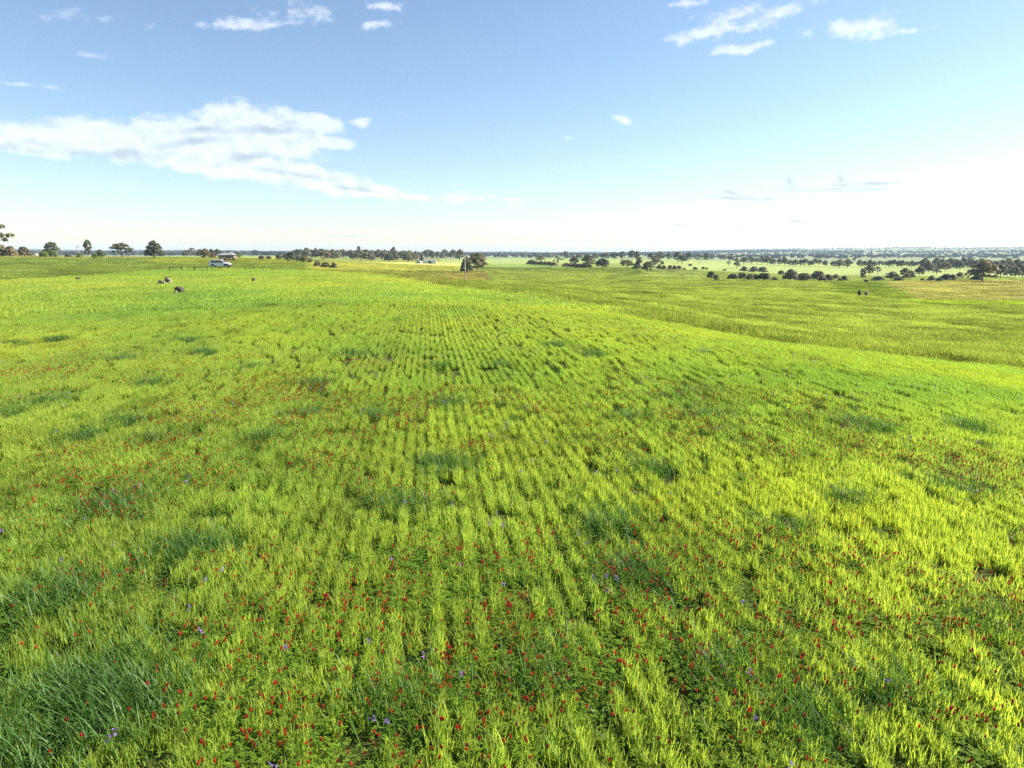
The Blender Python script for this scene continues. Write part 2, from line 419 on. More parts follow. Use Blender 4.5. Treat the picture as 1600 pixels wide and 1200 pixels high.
def col_heights(px):
    h = []
    for r, v in zip(RS, TAB[px]):
        if isinstance(v, str): h.append(float(v[1:]))
        else:
            x, y, z = ray(px, v); h.append(CAM_Z + z / math.hypot(x, y) * r)
    return h
col_az = [math.degrees(math.atan((c - 800) / F * .985)) for c in COLS]
A_CTRL = np.array([-180, -110] + col_az + [110, 180.])
H_CTRL = np.array([[0.0] * len(RS)] + [[0.6 * v for v in col_heights(COLS[0])]] + [col_heights(c) for c in COLS] + [[0.6 * v for v in col_heights(COLS[-1])]] + [[0.0] * len(RS)])
NA, NR = 721, 361
AG = np.linspace(-180, 180, NA)
LG = np.linspace(math.log(RS[0]), math.log(RS[-1]), NR)
tmp = np.array([np.interp(LG, np.log(RS), H_CTRL[i]) for i in range(len(A_CTRL))])
HG = np.array([np.interp(AG, A_CTRL, tmp[:, j]) for j in range(NR)]).T           # (NA, NR)
def blur(a, axis, sig):
    k = np.arange(-int(3 * sig), int(3 * sig) + 1); w = np.exp(-.5 * (k / sig) ** 2); w /= w.sum()
    pad = [(0, 0), (0, 0)]; pad[axis] = (len(k) // 2, len(k) // 2)
    ap = np.pad(a, pad, mode='edge')
    return np.apply_along_axis(lambda v: np.convolve(v, w, 'valid'), axis, ap)
HG = blur(blur(HG, 1, 6.0), 0, 7.0)
def terrain(X, Y):
    X = np.asarray(X, float); Y = np.asarray(Y, float)
    r = np.maximum(np.hypot(X, Y), RS[0]); a = np.degrees(np.arctan2(X, Y))
    fa = np.clip((a + 180) / 360 * (NA - 1), 0, NA - 1.001); fr = np.clip((np.log(r) - LG[0]) / (LG[-1] - LG[0]) * (NR - 1), 0, NR - 1.001)
    i = fa.astype(int); j = fr.astype(int); u = fa - i; v = fr - j
    z = (HG[i, j] * (1 - v) + HG[i, j + 1] * v) * (1 - u) + (HG[i + 1, j] * (1 - v) + HG[i + 1, j + 1] * v) * u
    z = z + (fbm(X, Y, .11, 3, 3) - .5) * .22 * np.clip(r / 30, 0, 1)
    w = np.clip((r - 2600) / 2500, 0, 1)
    z = z + w * (fbm(X, Y, .0011, 4, 9) - .5) * 30 + np.clip((r - 700) / 1500, 0, 1) * (fbm(X, Y, .004, 3, 5) - .5) * 3
    return z
def ground_hit(px, py, rmin=3.0, rmax=8800.0, lift=0.0):
    x, y, z = ray(px, py); h = math.hypot(x, y)
    rr = np.exp(np.linspace(math.log(rmin), math.log(rmax), 1500))
    X = x / h * rr; Y = y / h * rr
    below = np.nonzero(CAM_Z + z / h * rr <= terrain(X, Y) + lift)[0]
    k = below[0] if len(below) else len(rr) - 1
    return float(X[k]), float(Y[k]), float(terrain(X[k], Y[k])), float(rr[k])

# land cover, as mean albedo of what grows there
C_NEAR, C_LEFT, C_YEL, C_TAN = (.22, .27, .050), (.155, .20, .042), (.30, .31, .070), (.27, .255, .095)
C_DARK, C_BROWN, C_ORANGE, C_HILL, C_FAR, C_BRIGHT = (.205, .258, .048), (.200, .245, .050), (.255, .250, .085), (.205, .25, .075), (.150, .19, .085), (.22, .31, .03)
L1x = [-600, 0, 150, 265, 330, 480, 600, 690, 760, 850, 1000, 1200, 1400, 1600, 2300]
L1y = [440, 440, 431, 421, 420, 424, 432, 449, 458, 470, 497, 535, 558, 578, 600]
L2x = [690, 760, 850, 1000, 1150, 1340, 1440, 1600, 2300]; L2y = [441, 441, 447, 448, 448, 461, 470, 473, 480]
def cover(X, Y, Z):
    px, py = project(X, Y, Z)
    far = np.hypot(X, Y)
    w = (fbm(X, Y, .02, 3, 21) - .5)
    pyw = py + w * np.clip((py - 395) * .12, 0, 14)
    col = np.empty((len(px), 3)); col[:] = C_NEAR
    def put(mask, c): col[mask] = c
    l1 = np.interp(px, L1x, L1y); l2 = np.interp(px, L2x, L2y)
    beyond = pyw < l1
    lf = beyond & (px < 690)
    put(lf, C_LEFT)
    put(lf & (px < 480) & (pyw < 403.5), C_TAN)
    put(lf & (px > 235) & (px < 480) & (pyw < 412) & (pyw > 399), (.20, .225, .035))
    put(lf & (px >= 480) & (pyw > 423), (.19, .20, .05))
    put(lf & (px >= 480) & (pyw <= 424) & (pyw > 409.5), C_YEL)
    put(lf & (px >= 480) & (pyw <= 409.5), (.15, .18, .035))
    rt = beyond & (px >= 690)
    put(rt, C_DARK)
    up = rt & (pyw < l2)
    put(up, C_BROWN)
    put(up & (px < 775) & (pyw > 424) & (px < 757 + (pyw - 424) * .4), (.23, .205, .06))
    l3 = np.interp(px, [690, 760, 900, 1000, 1100, 1180, 1380, 1600], [424, 421, 423, 431, 436, 438, 441, 440])
    put(up & (pyw < l3), C_HILL)
    put(up & (px < 720) & (pyw < 425) & (pyw > 411), C_YEL)
    put(up & (px > 740) & (px < 1000) & (pyw < l3) & (pyw > 412), (.145, .19, .04))
    diag = 1377 + (pyw - 439) * 1.9
    put(up & (px > diag) & (pyw < 474) & (pyw > 440), C_ORANGE)
    put(up & (px > 1300) & (px <= diag) & (pyw > 440), (.135, .185, .025))
    put(rt & (px > 1420) & (pyw < l2 + 4) & (pyw > l2 - 2), C_BRIGHT)
    put(far > 1250, C_FAR)
    put((far > 2200) & (fbm(X, Y, .0022, 3, 31) > .52), (.22, .23, .11))
    put((Y < 1) | (far < 12), C_NEAR)
    return col
az_f = np.concatenate([np.linspace(-180, -56, 50, endpoint=False), np.linspace(-56, 56, 620, endpoint=False), np.linspace(56, 180, 50, endpoint=False)])
r_f = np.concatenate([[0.0], np.exp(np.linspace(math.log(1.0), math.log(9000.0), 430))])
AA, RR = np.meshgrid(np.radians(az_f), r_f, indexing='ij')
TX, TY = RR * np.sin(AA), RR * np.cos(AA)
TZ = terrain(TX, TY)
TZ[:, 0] = 0.0
na, nr = TX.shape
V = np.stack([TX, TY, TZ], -1).reshape(-1, 3)
I, J = np.meshgrid(np.arange(na), np.arange(nr - 1), indexing='ij')
I2 = (I + 1) % na
quads = np.stack([I * nr + J, I2 * nr + J, I2 * nr + J + 1, I * nr + J + 1], -1).reshape(-1, 4)[:, ::-1]
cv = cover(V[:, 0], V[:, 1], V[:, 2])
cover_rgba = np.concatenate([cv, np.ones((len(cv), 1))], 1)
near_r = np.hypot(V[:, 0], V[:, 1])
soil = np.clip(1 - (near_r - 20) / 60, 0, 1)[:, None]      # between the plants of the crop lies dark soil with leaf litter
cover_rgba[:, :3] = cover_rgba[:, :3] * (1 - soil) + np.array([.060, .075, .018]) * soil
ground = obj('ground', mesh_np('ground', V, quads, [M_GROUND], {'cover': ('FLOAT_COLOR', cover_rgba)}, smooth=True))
tag(ground, kind='structure')
GZ_MIN, GZ_MAX = float(TZ.min()), float(TZ.max())
print('terrain', GZ_MIN, GZ_MAX)

# ------------------------------------------------------------------ trees
def crown_mesh(name, seed, lobes, n_leaf, leaf):
    r = np.random.default_rng(seed)
    P, N = [], []
    for cx, cy, cz, rad in lobes:
        d = r.normal(size=(n_leaf, 3)); d /= np.linalg.norm(d, axis=1)[:, None]
        d[:, 2] = np.where(d[:, 2] < -.35, -d[:, 2] * .6, d[:, 2])
        rr = rad * (r.uniform(.25, 1.08, n_leaf) ** .5)
        P.append(np.array([cx, cy, cz]) + d * rr[:, None] * np.array([1, 1, .8])); N.append(d)
    P = np.concatenate(P); N = np.concatenate(N) + r.normal(size=(len(P), 3)) * .55
    N /= np.linalg.norm(N, axis=1)[:, None]
    T = np.cross(N, r.normal(size=(len(P), 3))); T /= np.linalg.norm(T, axis=1)[:, None]
    B = np.cross(N, T)
    s = leaf * r.uniform(.6, 1.5, len(P))[:, None]
    q = np.stack([P - T * s * .7 - B * s * .35, P + T * s * .1 - B * s * .6, P + T * s * .8 + B * s * .1, P - T * s * .1 + B * s * .6 + N * s * .25], 1).reshape(-1, 3)
    f = np.arange(len(q)).reshape(-1, 4)
    lobe_t = np.repeat(r.uniform(-.25, .25, len(lobes)), n_leaf)
    tint = np.clip(np.repeat(r.uniform(.2, .8, len(P)) + lobe_t, 4), 0, 1)
    q[:, 2] = np.maximum(q[:, 2], .01)
    return mesh_np(name, q, f, [M_FOL], {'tint': ('FLOAT', tint)})
def trunk_mesh(name, seed, lobes, thick, fork):
    r = random.Random(seed)
    m = MB()
    top = (r.uniform(-.03, .03), r.uniform(-.03, .03), fork)
    m.tube([(0, 0, -.03), (top[0] * .3, 0, fork * .4), top], [thick * 1.35, thick, thick * .8], 8)
    for cx, cy, cz, rad in sorted(lobes, key=lambda l: -l[3])[:7]:
        mid = (top[0] + (cx - top[0]) * .45, top[1] + (cy - top[1]) * .45, fork + max(.02, cz - fork) * .62)
        m.tube([(top[0], top[1], fork * .93), mid, (cx, cy, max(cz, fork + .02))], [thick * .62, thick * .42, thick * .16], 6)
    return m.mesh(name, M_BARK, smooth=True)
def lobes_for(kind, seed):
    r = random.Random(seed * 13 + 5)
    L = []
    def ringl(n, rad, z, lr, jit=.05, ph=0):
        for k in range(n):
            a = 2 * math.pi * k / n + ph + r.uniform(-.3, .3)
            L.append((rad * math.cos(a) + r.uniform(-jit, jit), rad * math.sin(a) + r.uniform(-jit, jit), z + r.uniform(-jit, jit), lr * r.uniform(.8, 1.2)))
    if kind == 'round':
        ringl(8, .34, .44, .165); ringl(7, .27, .63, .17, ph=.5); ringl(4, .13, .79, .16); ringl(4, .28, .30, .11, .07); L.append((r.uniform(-.05, .05), 0, .88, .11)); ringl(2, .1, .5, .14)
    elif kind == 'spread':
        ringl(8, .36, .58, .14, .06); ringl(7, .25, .74, .15, .06, .4); ringl(3, .1, .85, .13, .04); ringl(5, .38, .44, .10, .06); ringl(3, .12, .6, .13, .06)
    elif kind == 'tall':
        ringl(3, .20, .30, .17, .06); ringl(3, .24, .48, .17, .07); ringl(3, .2, .66, .18, .07, .7); ringl(2, .16, .80, .17, .05); L.append((.05, 0, .90, .10))
    elif kind == 'dense':
        ringl(8, .34, .20, .16, .03); ringl(7, .31, .38, .16, .03, .3); ringl(6, .24, .56, .16, .03); ringl(4, .14, .72, .15, .03); L.append((0, 0, .86, .13)); ringl(3, .12, .4, .16)
    elif kind == 'bush':
        ringl(8, .33, .24, .20, .05); ringl(6, .22, .50, .22, .06, .3); ringl(3, .10, .72, .20, .05); ringl(3, .1, .3, .2)
    elif kind == 'sparse':
        ringl(5, .34, .62, .11, .08); ringl(4, .20, .78, .12, .07, .5); ringl(2, .1, .88, .11, .04); ringl(2, .32, .42, .08, .08)
    return L
KIND_SPEC = {'round': (190, .034, .030, .26), 'spread': (165, .032, .026, .32), 'tall': (190, .042, .035, .18), 'dense': (200, .036, .034, .12), 'bush': (190, .052, .03, .12), 'sparse': (130, .034, .020, .36)}
PROTO = {}
for kind, (nl, leaf, th, fork) in KIND_SPEC.items():
    for s in range(3):
        lb = lobes_for(kind, s)
        PROTO[kind, s] = (crown_mesh(f'{kind}_crown', s * 7 + len(kind), lb, nl, leaf), trunk_mesh(f'{kind}_trunk', s, lb, th, fork))
TINTS = {'dark': (.088, .106, .058), 'olive': (.135, .145, .070), 'grey': (.150, .160, .105), 'brown': (.155, .140, .075), 'green': (.13, .19, .05), 'red': (.18, .08, .055)}
tree_n = 0
def tree(px, base, w, h, kind, tint, label, group=None, depth=None, name='gum_tree'):
    """stands on the ground where the photograph shows its foot; w, h in photo pixels are turned into metres at that distance"""
    global tree_n
    tree_n += 1
    if depth is None and px < 262: depth = 345 + (tree_n % 5) * 8
    if depth is None: X, Y, Z, r = ground_hit(px, base, 30, 1900, .3)
    else:
        x, y, z = ray(px, base); hh = math.hypot(x, y); X, Y = x / hh * depth, y / hh * depth; Z = float(terrain(X, Y)); r = depth
    d = Y / CP
    W, H = w / F * d, h / F * d + .3
    if depth is not None:                       # the foot may lie behind a rise: keep the tip where it is seen
        ytop = base - h
        x, y, z = ray(px, ytop); H = max(CAM_Z + z / math.hypot(x, y) * r - Z, H)
    rd = random.Random(tree_n * 31)
    s = rd.randrange(3)
    t = empty(name, (X, Y, Z), rd.uniform(0, 6.28), (W, W, H))
    tag(t, label, 'bush' if name == 'bush' else 'tree', group)
    cm, tm = PROTO[kind, s]
    base_c = TINTS[tint]
    k = rd.uniform(.85, 1.18)
    cr = obj('crown', cm, t); cr.color = (base_c[0] * k * rd.uniform(.94, 1.06), base_c[1] * k, base_c[2] * k, 1)
    obj('trunk', tm, t)
    return t
def bush(*a, **k): return tree(*a, name='bush', **k)
exec_trees = []
# left: single trees along the near rise
tree(-4, 397, 44, 53, 'sparse', 'olive', 'tall thin gum at the picture edge, pale bare trunk and sparse crown above bushes')
bush(2, 398, 18, 18, 'bush', 'brown', 'brownish round bush beneath the tall thin gum')
bush(16, 398, 20, 16, 'bush', 'brown', 'wide brownish bush just right of the tall thin gum', depth=360)
bush(38.5, 399, 18, 16, 'bush', 'brown', 'squat russet topped bush standing alone on the rise between two gaps')
tree(81, 399, 24, 22, 'round', 'dark', 'dark bushy tree with light green shrubs at its foot behind thin pole', depth=370)
bush(69, 399, 12, 9, 'bush', 'green', 'light green shrub left of the thin pole below the dark bushy tree')
bush(83, 399, 14, 9, 'bush', 'green', 'light green shrub right of the thin pole below the dark bushy tree')
tree(138, 398, 15, 24, 'tall', 'dark', 'narrow upright dark tree shaped like two stacked balls on the rise', depth=400)
bush(157, 400, 13, 12, 'bush', 'dark', 'dark round bush just right of the narrow upright tree')
bush(148, 400, 9, 6, 'bush', 'green', 'low green shrub between narrow upright tree and dark round bush')
bush(124, 400, 9, 6, 'bush', 'olive', 'low olive shrub below the cross armed telegraph pole')
bush(107, 399.5, 10, 3, 'bush', 'dark', 'flat dark shrub alone between light green shrubs and telegraph pole')
tree(191, 401.5, 31, 23, 'spread', 'olive', 'wide airy spreading gum with visible bare limbs on the left rise')
tree(241.5, 401.5, 29, 27, 'dense', 'dark', 'big dark dome shaped tree with foliage almost to the ground on the left rise')
# clump by the homestead
tree(290, 401, 13, 10, 'round', 'grey', 'small grey gum at left end of the clump by the homestead')
tree(299.6, 402, 18, 14, 'sparse', 'grey', 'pale open gum, second in the clump by the homestead')
tree(313.6, 402, 13, 13, 'round', 'olive', 'mid height olive gum left of the tallest brown tree by the homestead')
tree(321.5, 405, 15, 17, 'round', 'brown', 'tallest brown gum with visible trunk in the clump by the homestead')
tree(331, 402, 12, 13, 'round', 'dark', 'dark gum behind the red shrub by the homestead')
tree(340.7, 402, 14, 13, 'round', 'dark', 'dark rounded gum at the right end of clump next to homestead roof')
bush(332, 402.5, 10, 6, 'bush', 'red', 'small red brown shrub in front of the gum clump')
tree(373, 403.5, 12, 9, 'round', 'green', 'light green garden tree at the right end of the homestead')
# scattered trees left of the long belt
G1 = 'dark trees at the near end of the long belt'
L1_ = 'dark bushy tree on the edge of the yellow green paddock right of the homestead'
for px, b, w, h in ((409, 406, 10, 7), (420, 405.5, 9, 6), (436, 407, 11, 10), (446, 407, 10, 11), (455, 409.5, 18, 16), (465, 409, 11, 10), (475.5, 411, 15, 12), (484, 411, 9, 8)):
    tree(px, b, w, h, 'round', random.choice(('dark', 'dark', 'olive')), L1_, G1)
tree(506, 411, 20, 17, 'sparse', 'brown', 'brown thin leaved tree rising behind the pale shrub patch')
bush(496, 416, 12, 9, 'bush', 'grey', 'grey shrub at left of the pale shrub patch in the paddock')
bush(509, 417.5, 15, 9, 'bush', 'olive', 'straggly pale middle shrub of the patch in the paddock')
bush(522, 418.5, 13, 9, 'bush', 'grey', 'roundest shrub at right of the pale shrub patch in the paddock')
# long belt behind the yellow field
rb = random.Random(3)
G2 = 'gums of the long belt behind the yellow field'
L2_ = 'grey green gum in the long unbroken belt behind the yellow field'
for row, (b0, b1, dz) in enumerate(((402, 404.5, 1150), (405, 407.5, 850), (407.8, 410, 650))):
    px = 462 + row * 3
    while px < 656:
        w = rb.uniform(11, 19)
        h = rb.uniform(11, 16) if row else rb.uniform(9, 12)
        bb = b0 + (b1 - b0) * (px - 460) / 200
        if row == 2 and rb.random() < .25: px += w * .8; continue
        tree(px, bb, w, h, rb.choice(('round', 'round', 'spread', 'dense')), rb.choice(('olive', 'dark', 'grey', 'brown', 'olive')), L2_, G2, depth=dz * rb.uniform(.95, 1.05))
        px += w * rb.uniform(.42, .72)
tree(561, 406, 9, 19, 'tall', 'olive', 'slender gum poking highest above the left half of the long belt', depth=850)
tree(615, 409, 14, 20, 'tall', 'olive', 'broad tall gum poking above the right half of the long belt', depth=760)
tree(645, 408, 13, 11, 'round', 'olive', 'olive gum above the little white hut', depth=700)
tree(659, 407, 8, 8, 'dense', 'dark', 'small dark pointed tree between the white hut and the long shed', depth=690)
G3 = 'gums behind the long white shed'
for k in range(22):
    px = rb.uniform(664, 724)
    tree(px, rb.uniform(400, 410), rb.uniform(9, 16), rb.uniform(9, 13), rb.choice(('round', 'spread', 'round')), rb.choice(('olive', 'grey', 'dark', 'brown')), 'dull gum in the loose wood behind the long white shed', G3, depth=rb.uniform(850, 1300))
# the pair by the pole
tree(729, 426.5, 22, 26, 'dense', 'dark', 'dark drooping tree just behind the tall pole, left of the pair')
tree(745.5, 425, 34, 30, 'round', 'brown', 'large round brown tinged gum with pale trunk, right of the pair by the pole')
# right of centre
bush(830.5, 413.5, 16, 8, 'bush', 'dark', 'dark round bush at the left end of the low hedge')
G4 = 'low hedge shrubs under the centre gums'
for px, b in ((838, 414.2), (845, 414.4), (852, 414.8), (858, 415.2), (865, 415.8), (884, 416.8), (891, 417.2), (898, 417.6), (905, 418.2), (911, 418.6)):
    bush(px, b, 11, 7, 'bush', rb.choice(('olive', 'dark', 'brown')), 'low shrub in the dark hedge below the centre gums', G4)
tree(844.5, 409, 16, 11, 'spread', 'grey', 'flat topped grey gum above the left part of the hedge', depth=640)
tree(871.6, 416, 17, 15, 'sparse', 'grey', 'pale airy gum in the gap of the hedge')
tree(884, 405, 11, 13, 'round', 'grey', 'tall grey gum on the skyline above the hedge gap', depth=900)
tree(897, 413, 16, 13, 'round', 'dark', 'dark gum behind the middle of the hedge', depth=560)
tree(919, 415.5, 24, 18, 'round', 'olive', 'largest gum behind the hedge with wide crown')
bush(917, 418.5, 17, 8, 'bush', 'dark', 'dark shrub at the foot of the largest hedge gum')
tree(941, 419.6, 24, 16, 'round', 'dark', 'broad dark tree closing the right end of the hedge')
# grassy hill with scattered gums
G5 = 'gums on the crest of the grassy hill'
L5 = 'grey gum standing on the skyline crest of the grassy hill'
for px, top, b, w in ((946, 394, 404, 17), (960, 393, 402.5, 13), (972.6, 392, 402, 12), (995, 391.5, 402, 11), (1017, 395, 402, 12), (1031, 392, 402.5, 17), (1045, 392.5, 402.5, 10), (1076, 393.5, 403.5, 13), (1103.5, 393.5, 404, 10), (905, 395, 404, 12), (930, 395, 404, 12)):
    tree(px, b, w, b - top, 'round', rb.choice(('grey', 'olive', 'dark')), L5, G5, depth=880)
tree(987.5, 402, 15, 12, 'round', 'olive', 'tallest gum on the crest of the grassy hill', depth=880)
tree(1059, 409, 16, 16, 'round', 'olive', 'high crowned gum just below the crest, left of a touching pair')
tree(1066, 411.5, 16, 13, 'round', 'dark', 'lower dark gum of the touching pair just below the crest')
tree(1092.5, 412.5, 15, 15, 'sparse', 'grey', 'pale thin gum on the hill right of the touching pair')
tree(979.6, 420.5, 22, 15, 'spread', 'olive', 'wide gum at the left foot of the grassy hill')
tree(972, 414, 8, 9, 'sparse', 'grey', 'small pale gum above the wide gum at hill foot')
tree(998, 420.5, 15, 19, 'tall', 'grey', 'tall grey gum between wide gum and brown two stemmed tree')
bush(994, 420.5, 12, 11, 'bush', 'dark', 'dark shrub at the foot of tall grey gum')
tree(1012, 425.5, 21, 17, 'round', 'brown', 'brown round tree on two dark stems at the front of the hill')
tree(1024.5, 417, 18, 17, 'round', 'grey', 'dense grey gum behind and right of the brown two stemmed tree')
bush(1035, 413.5, 6, 6, 'bush', 'dark', 'small dark shrub right of the dense grey gum')
G6 = 'low brown scrub at the foot of the hill'
for px, b in ((1030, 420), (1037, 420.5), (1047, 420.5), (1054, 420.7), (1061, 420.8)):
    bush(px, b, 9, 6.5, 'bush', 'brown', 'low brown scrub bush along the foot of the grassy hill', G6)
G7 = 'lone low bushes on the hill slope'
for px, b, w, h in ((1078.5, 415.5, 7, 3.5), (1086, 421.5, 8, 5), (1098.6, 420.5, 6, 4), (1132, 422.5, 6, 2.5), (1069, 421.5, 7, 3), (1104, 420.5, 5, 3)):
    bush(px, b, w, h, 'bush', 'dark', 'lone low dark bush out on the grassy hill slope', G7)
bush(1111, 434.5, 13, 11, 'bush', 'dark', 'dark green two lobed shrub alone in front of the hill')
bush(1119.6, 437, 10, 8, 'bush', 'green', 'small bright green shrub touching the lone two lobed shrub')
G8 = 'gums scattered on the right shoulder of the hill'
for px, top, b, w in ((1126, 397, 406.5, 10), (1131, 398, 407, 9), (1142, 398.6, 408.5, 12), (1162.5, 401, 412.5, 15), (1174, 400.5, 412.5, 14)):
    tree(px, b, w, b - top, 'round', 'grey', 'grey gum strung along the right shoulder of the hill', G8)
tree(1138, 417, 8, 9, 'sparse', 'grey', 'thin small gum lower on the right shoulder of the hill')
tree(1151, 419, 13, 16, 'tall', 'grey', 'upright gum standing lower than its row on the right shoulder')
G9 = 'gums lined along the far ridge fence'
L9 = 'small round gum in the long even row along the middle ridge'
for px in (1183, 1190, 1199, 1208, 1218, 1226, 1234, 1242, 1251, 1258, 1266, 1273, 1280, 1289, 1302, 1343, 1351, 1359, 1366, 1374, 1383, 1390, 1396, 1403, 1409, 1416, 1424, 1431):
    b = np.interp(px, [1180, 1260, 1330, 1430], [412.5, 416.5, 417, 418.5])
    tree(px, b + rb.uniform(-.4, .6), rb.uniform(9, 13), rb.uniform(9.5, 13), rb.choice(('round', 'round', 'spread')), rb.choice(('grey', 'olive', 'dark')), L9, G9)
tree(1312, 419, 15, 14, 'round', 'grey', 'larger left gum of the overlapping pair shading the ridge paddock')
tree(1324, 418.5, 15, 14, 'round', 'brown', 'brownish right gum of the overlapping pair shading the ridge paddock')
bush(1163, 424.5, 14, 9, 'bush', 'grey', 'grey bush left of two larger ones in the row behind dark bushes')
bush(1178, 425.5, 16, 10, 'bush', 'grey', 'broad grey bush in the middle of row behind dark bushes')
bush(1191, 426, 16, 10, 'bush', 'grey', 'grey bush at right of the row behind dark bushes')
bush(1145, 436, 18, 9, 'bush', 'dark', 'leftmost dark bush of the row along the paddock edge')
bush(1159, 436, 17, 10.5, 'bush', 'dark', 'second dark bush of the row along the paddock edge')
bush(1171.6, 437, 13, 10, 'bush', 'olive', 'slightly paler bush between two dark ones along the paddock edge')
bush(1180, 437, 10, 9, 'bush', 'dark', 'small dark bush leaning on the widest one along the paddock edge')
bush(1192.6, 437.3, 24, 12, 'bush', 'dark', 'widest dark bush of the row along the paddock edge')
bush(1210, 437.5, 9, 5.5, 'bush', 'olive', 'little olive bush right of the widest dark bush')
bush(1220.6, 429, 10, 7, 'bush', 'grey', 'small grey bush behind and left of the gappy gum')
tree(1235, 438, 25, 18, 'dense', 'grey', 'gappy grey gum with pale stems among the paddock edge bushes')
bush(1255, 438, 24, 12, 'bush', 'dark', 'wide dark bush right of the gappy grey gum')
bush(1278, 438, 22, 16, 'bush', 'olive', 'highest dome shaped bush of the paddock edge row')
bush(1286, 438.2, 13, 6, 'bush', 'dark', 'low dark bush in front of the highest dome shaped bush')
bush(1294, 438, 14, 10, 'bush', 'dark', 'dark bush on the right flank of the highest dome')
bush(1305.5, 435, 11, 7, 'bush', 'grey', 'pale grey bush in the gap before the last two bushes')
bush(1318.6, 438.5, 11, 8.5, 'bush', 'dark', 'round dark bush on the right of the last two')
bush(1313, 438.8, 9, 4.5, 'bush', 'dark', 'low dark bush on the left of the last two')
tree(1348, 436.5, 12, 17, 'tall', 'grey', 'leaning grey gum right behind the small box hut')
tree(1358, 431, 15, 16, 'round', 'grey', 'grey gum behind and above the leaning gum', depth=520)
tree(1371, 430.5, 14, 14, 'sparse', 'grey', 'thin airy gum alone on the sunny slope right of the box hut')
bush(1372, 438.5, 21, 7.5, 'bush', 'dark', 'long low dark bush right of the small box hut')
tree(1393, 438, 20, 14, 'round', 'grey', 'broad grey tree right of the long low dark bush')
bush(1404, 438.5, 13, 7, 'bush', 'grey', 'grey shrub between two broad grey trees')
tree(1412, 438, 17, 19, 'tall', 'grey', 'tall grey gum leaning left beside the broad one')
tree(1422, 437, 16, 15, 'round', 'grey', 'grey gum right of the tall leaning one')
tree(1437, 431, 16, 15, 'round', 'dark', 'dark round gum by itself on the pale slope')
G10 = 'gums of the dense wood at the right'
L10 = 'grey gum in the dense wood below the far hills'
for k in range(40):
    px = 1440 + k * 4.1 + rb.uniform(-2, 2)
    tree(px, 420 + rb.uniform(-1.5, 4), rb.uniform(11, 18), rb.uniform(12, 16), rb.choice(('round', 'round', 'spread', 'dense')), rb.choice(('grey', 'grey', 'olive', 'brown')), L10, G10, depth=rb.uniform(640, 900))
bush(1441, 438.5, 7, 4.5, 'bush', 'grey', 'little grey bush alone on the pasture edge')
bush(1455, 438.5, 12, 8.5, 'bush', 'grey', 'mid grey bush left of the flat black one')
bush(1468, 438.8, 11, 5.5, 'bush', 'dark', 'flat blackish bush between two grey bushes')
tree(1463, 431, 14, 8, 'spread', 'grey', 'flat crowned gum above the flat blackish bush', depth=560)
bush(1477, 438, 19, 11, 'bush', 'grey', 'wide grey bush left of the maroon one')
tree(1488, 438.5, 12, 10, 'round', 'red', 'maroon dark leaved small tree at the pasture edge')
tree(1498.5, 438, 11, 13, 'spread', 'grey', 'little umbrella shaped tree right of the maroon one')
tree(1511, 438.5, 14, 13, 'sparse', 'grey', 'thin grey tree left of the big spreading gum')
bush(1526, 438, 17, 10, 'bush', 'dark', 'dark bush under the left side of big spreading gum')
tree(1535, 440, 42, 34, 'round', 'brown', 'biggest spreading gum on the right, brown tinged crown on stout dark trunk')
tree(1562, 437, 22, 20, 'round', 'grey', 'grey tree just right of the biggest spreading gum', depth=470)
tree(1573, 436, 16, 18, 'round', 'grey', 'grey tree filling the gap right of the biggest gum', depth=520)
tree(1585, 437, 18, 17, 'round', 'olive', 'olive tree near the picture edge behind the post row', depth=470)
tree(1597, 436, 19, 17, 'round', 'brown', 'brownish tree cut by the picture edge behind the post row', depth=480)
tree(1612, 437, 20, 18, 'round', 'grey', 'grey tree just past the brownish edge tree', depth=480)
G11 = 'distant trees on the plain right of the pole'
for k in range(26):
    px = rb.uniform(765, 905)
    tree(px, 0, rb.uniform(6, 11), 1, 'round', 'grey', 'hazy distant tree on the plain between the pole pair and the hill', G11, depth=rb.uniform(1250, 1850)).scale.z = rb.uniform(8, 12)
print('trees', tree_n)

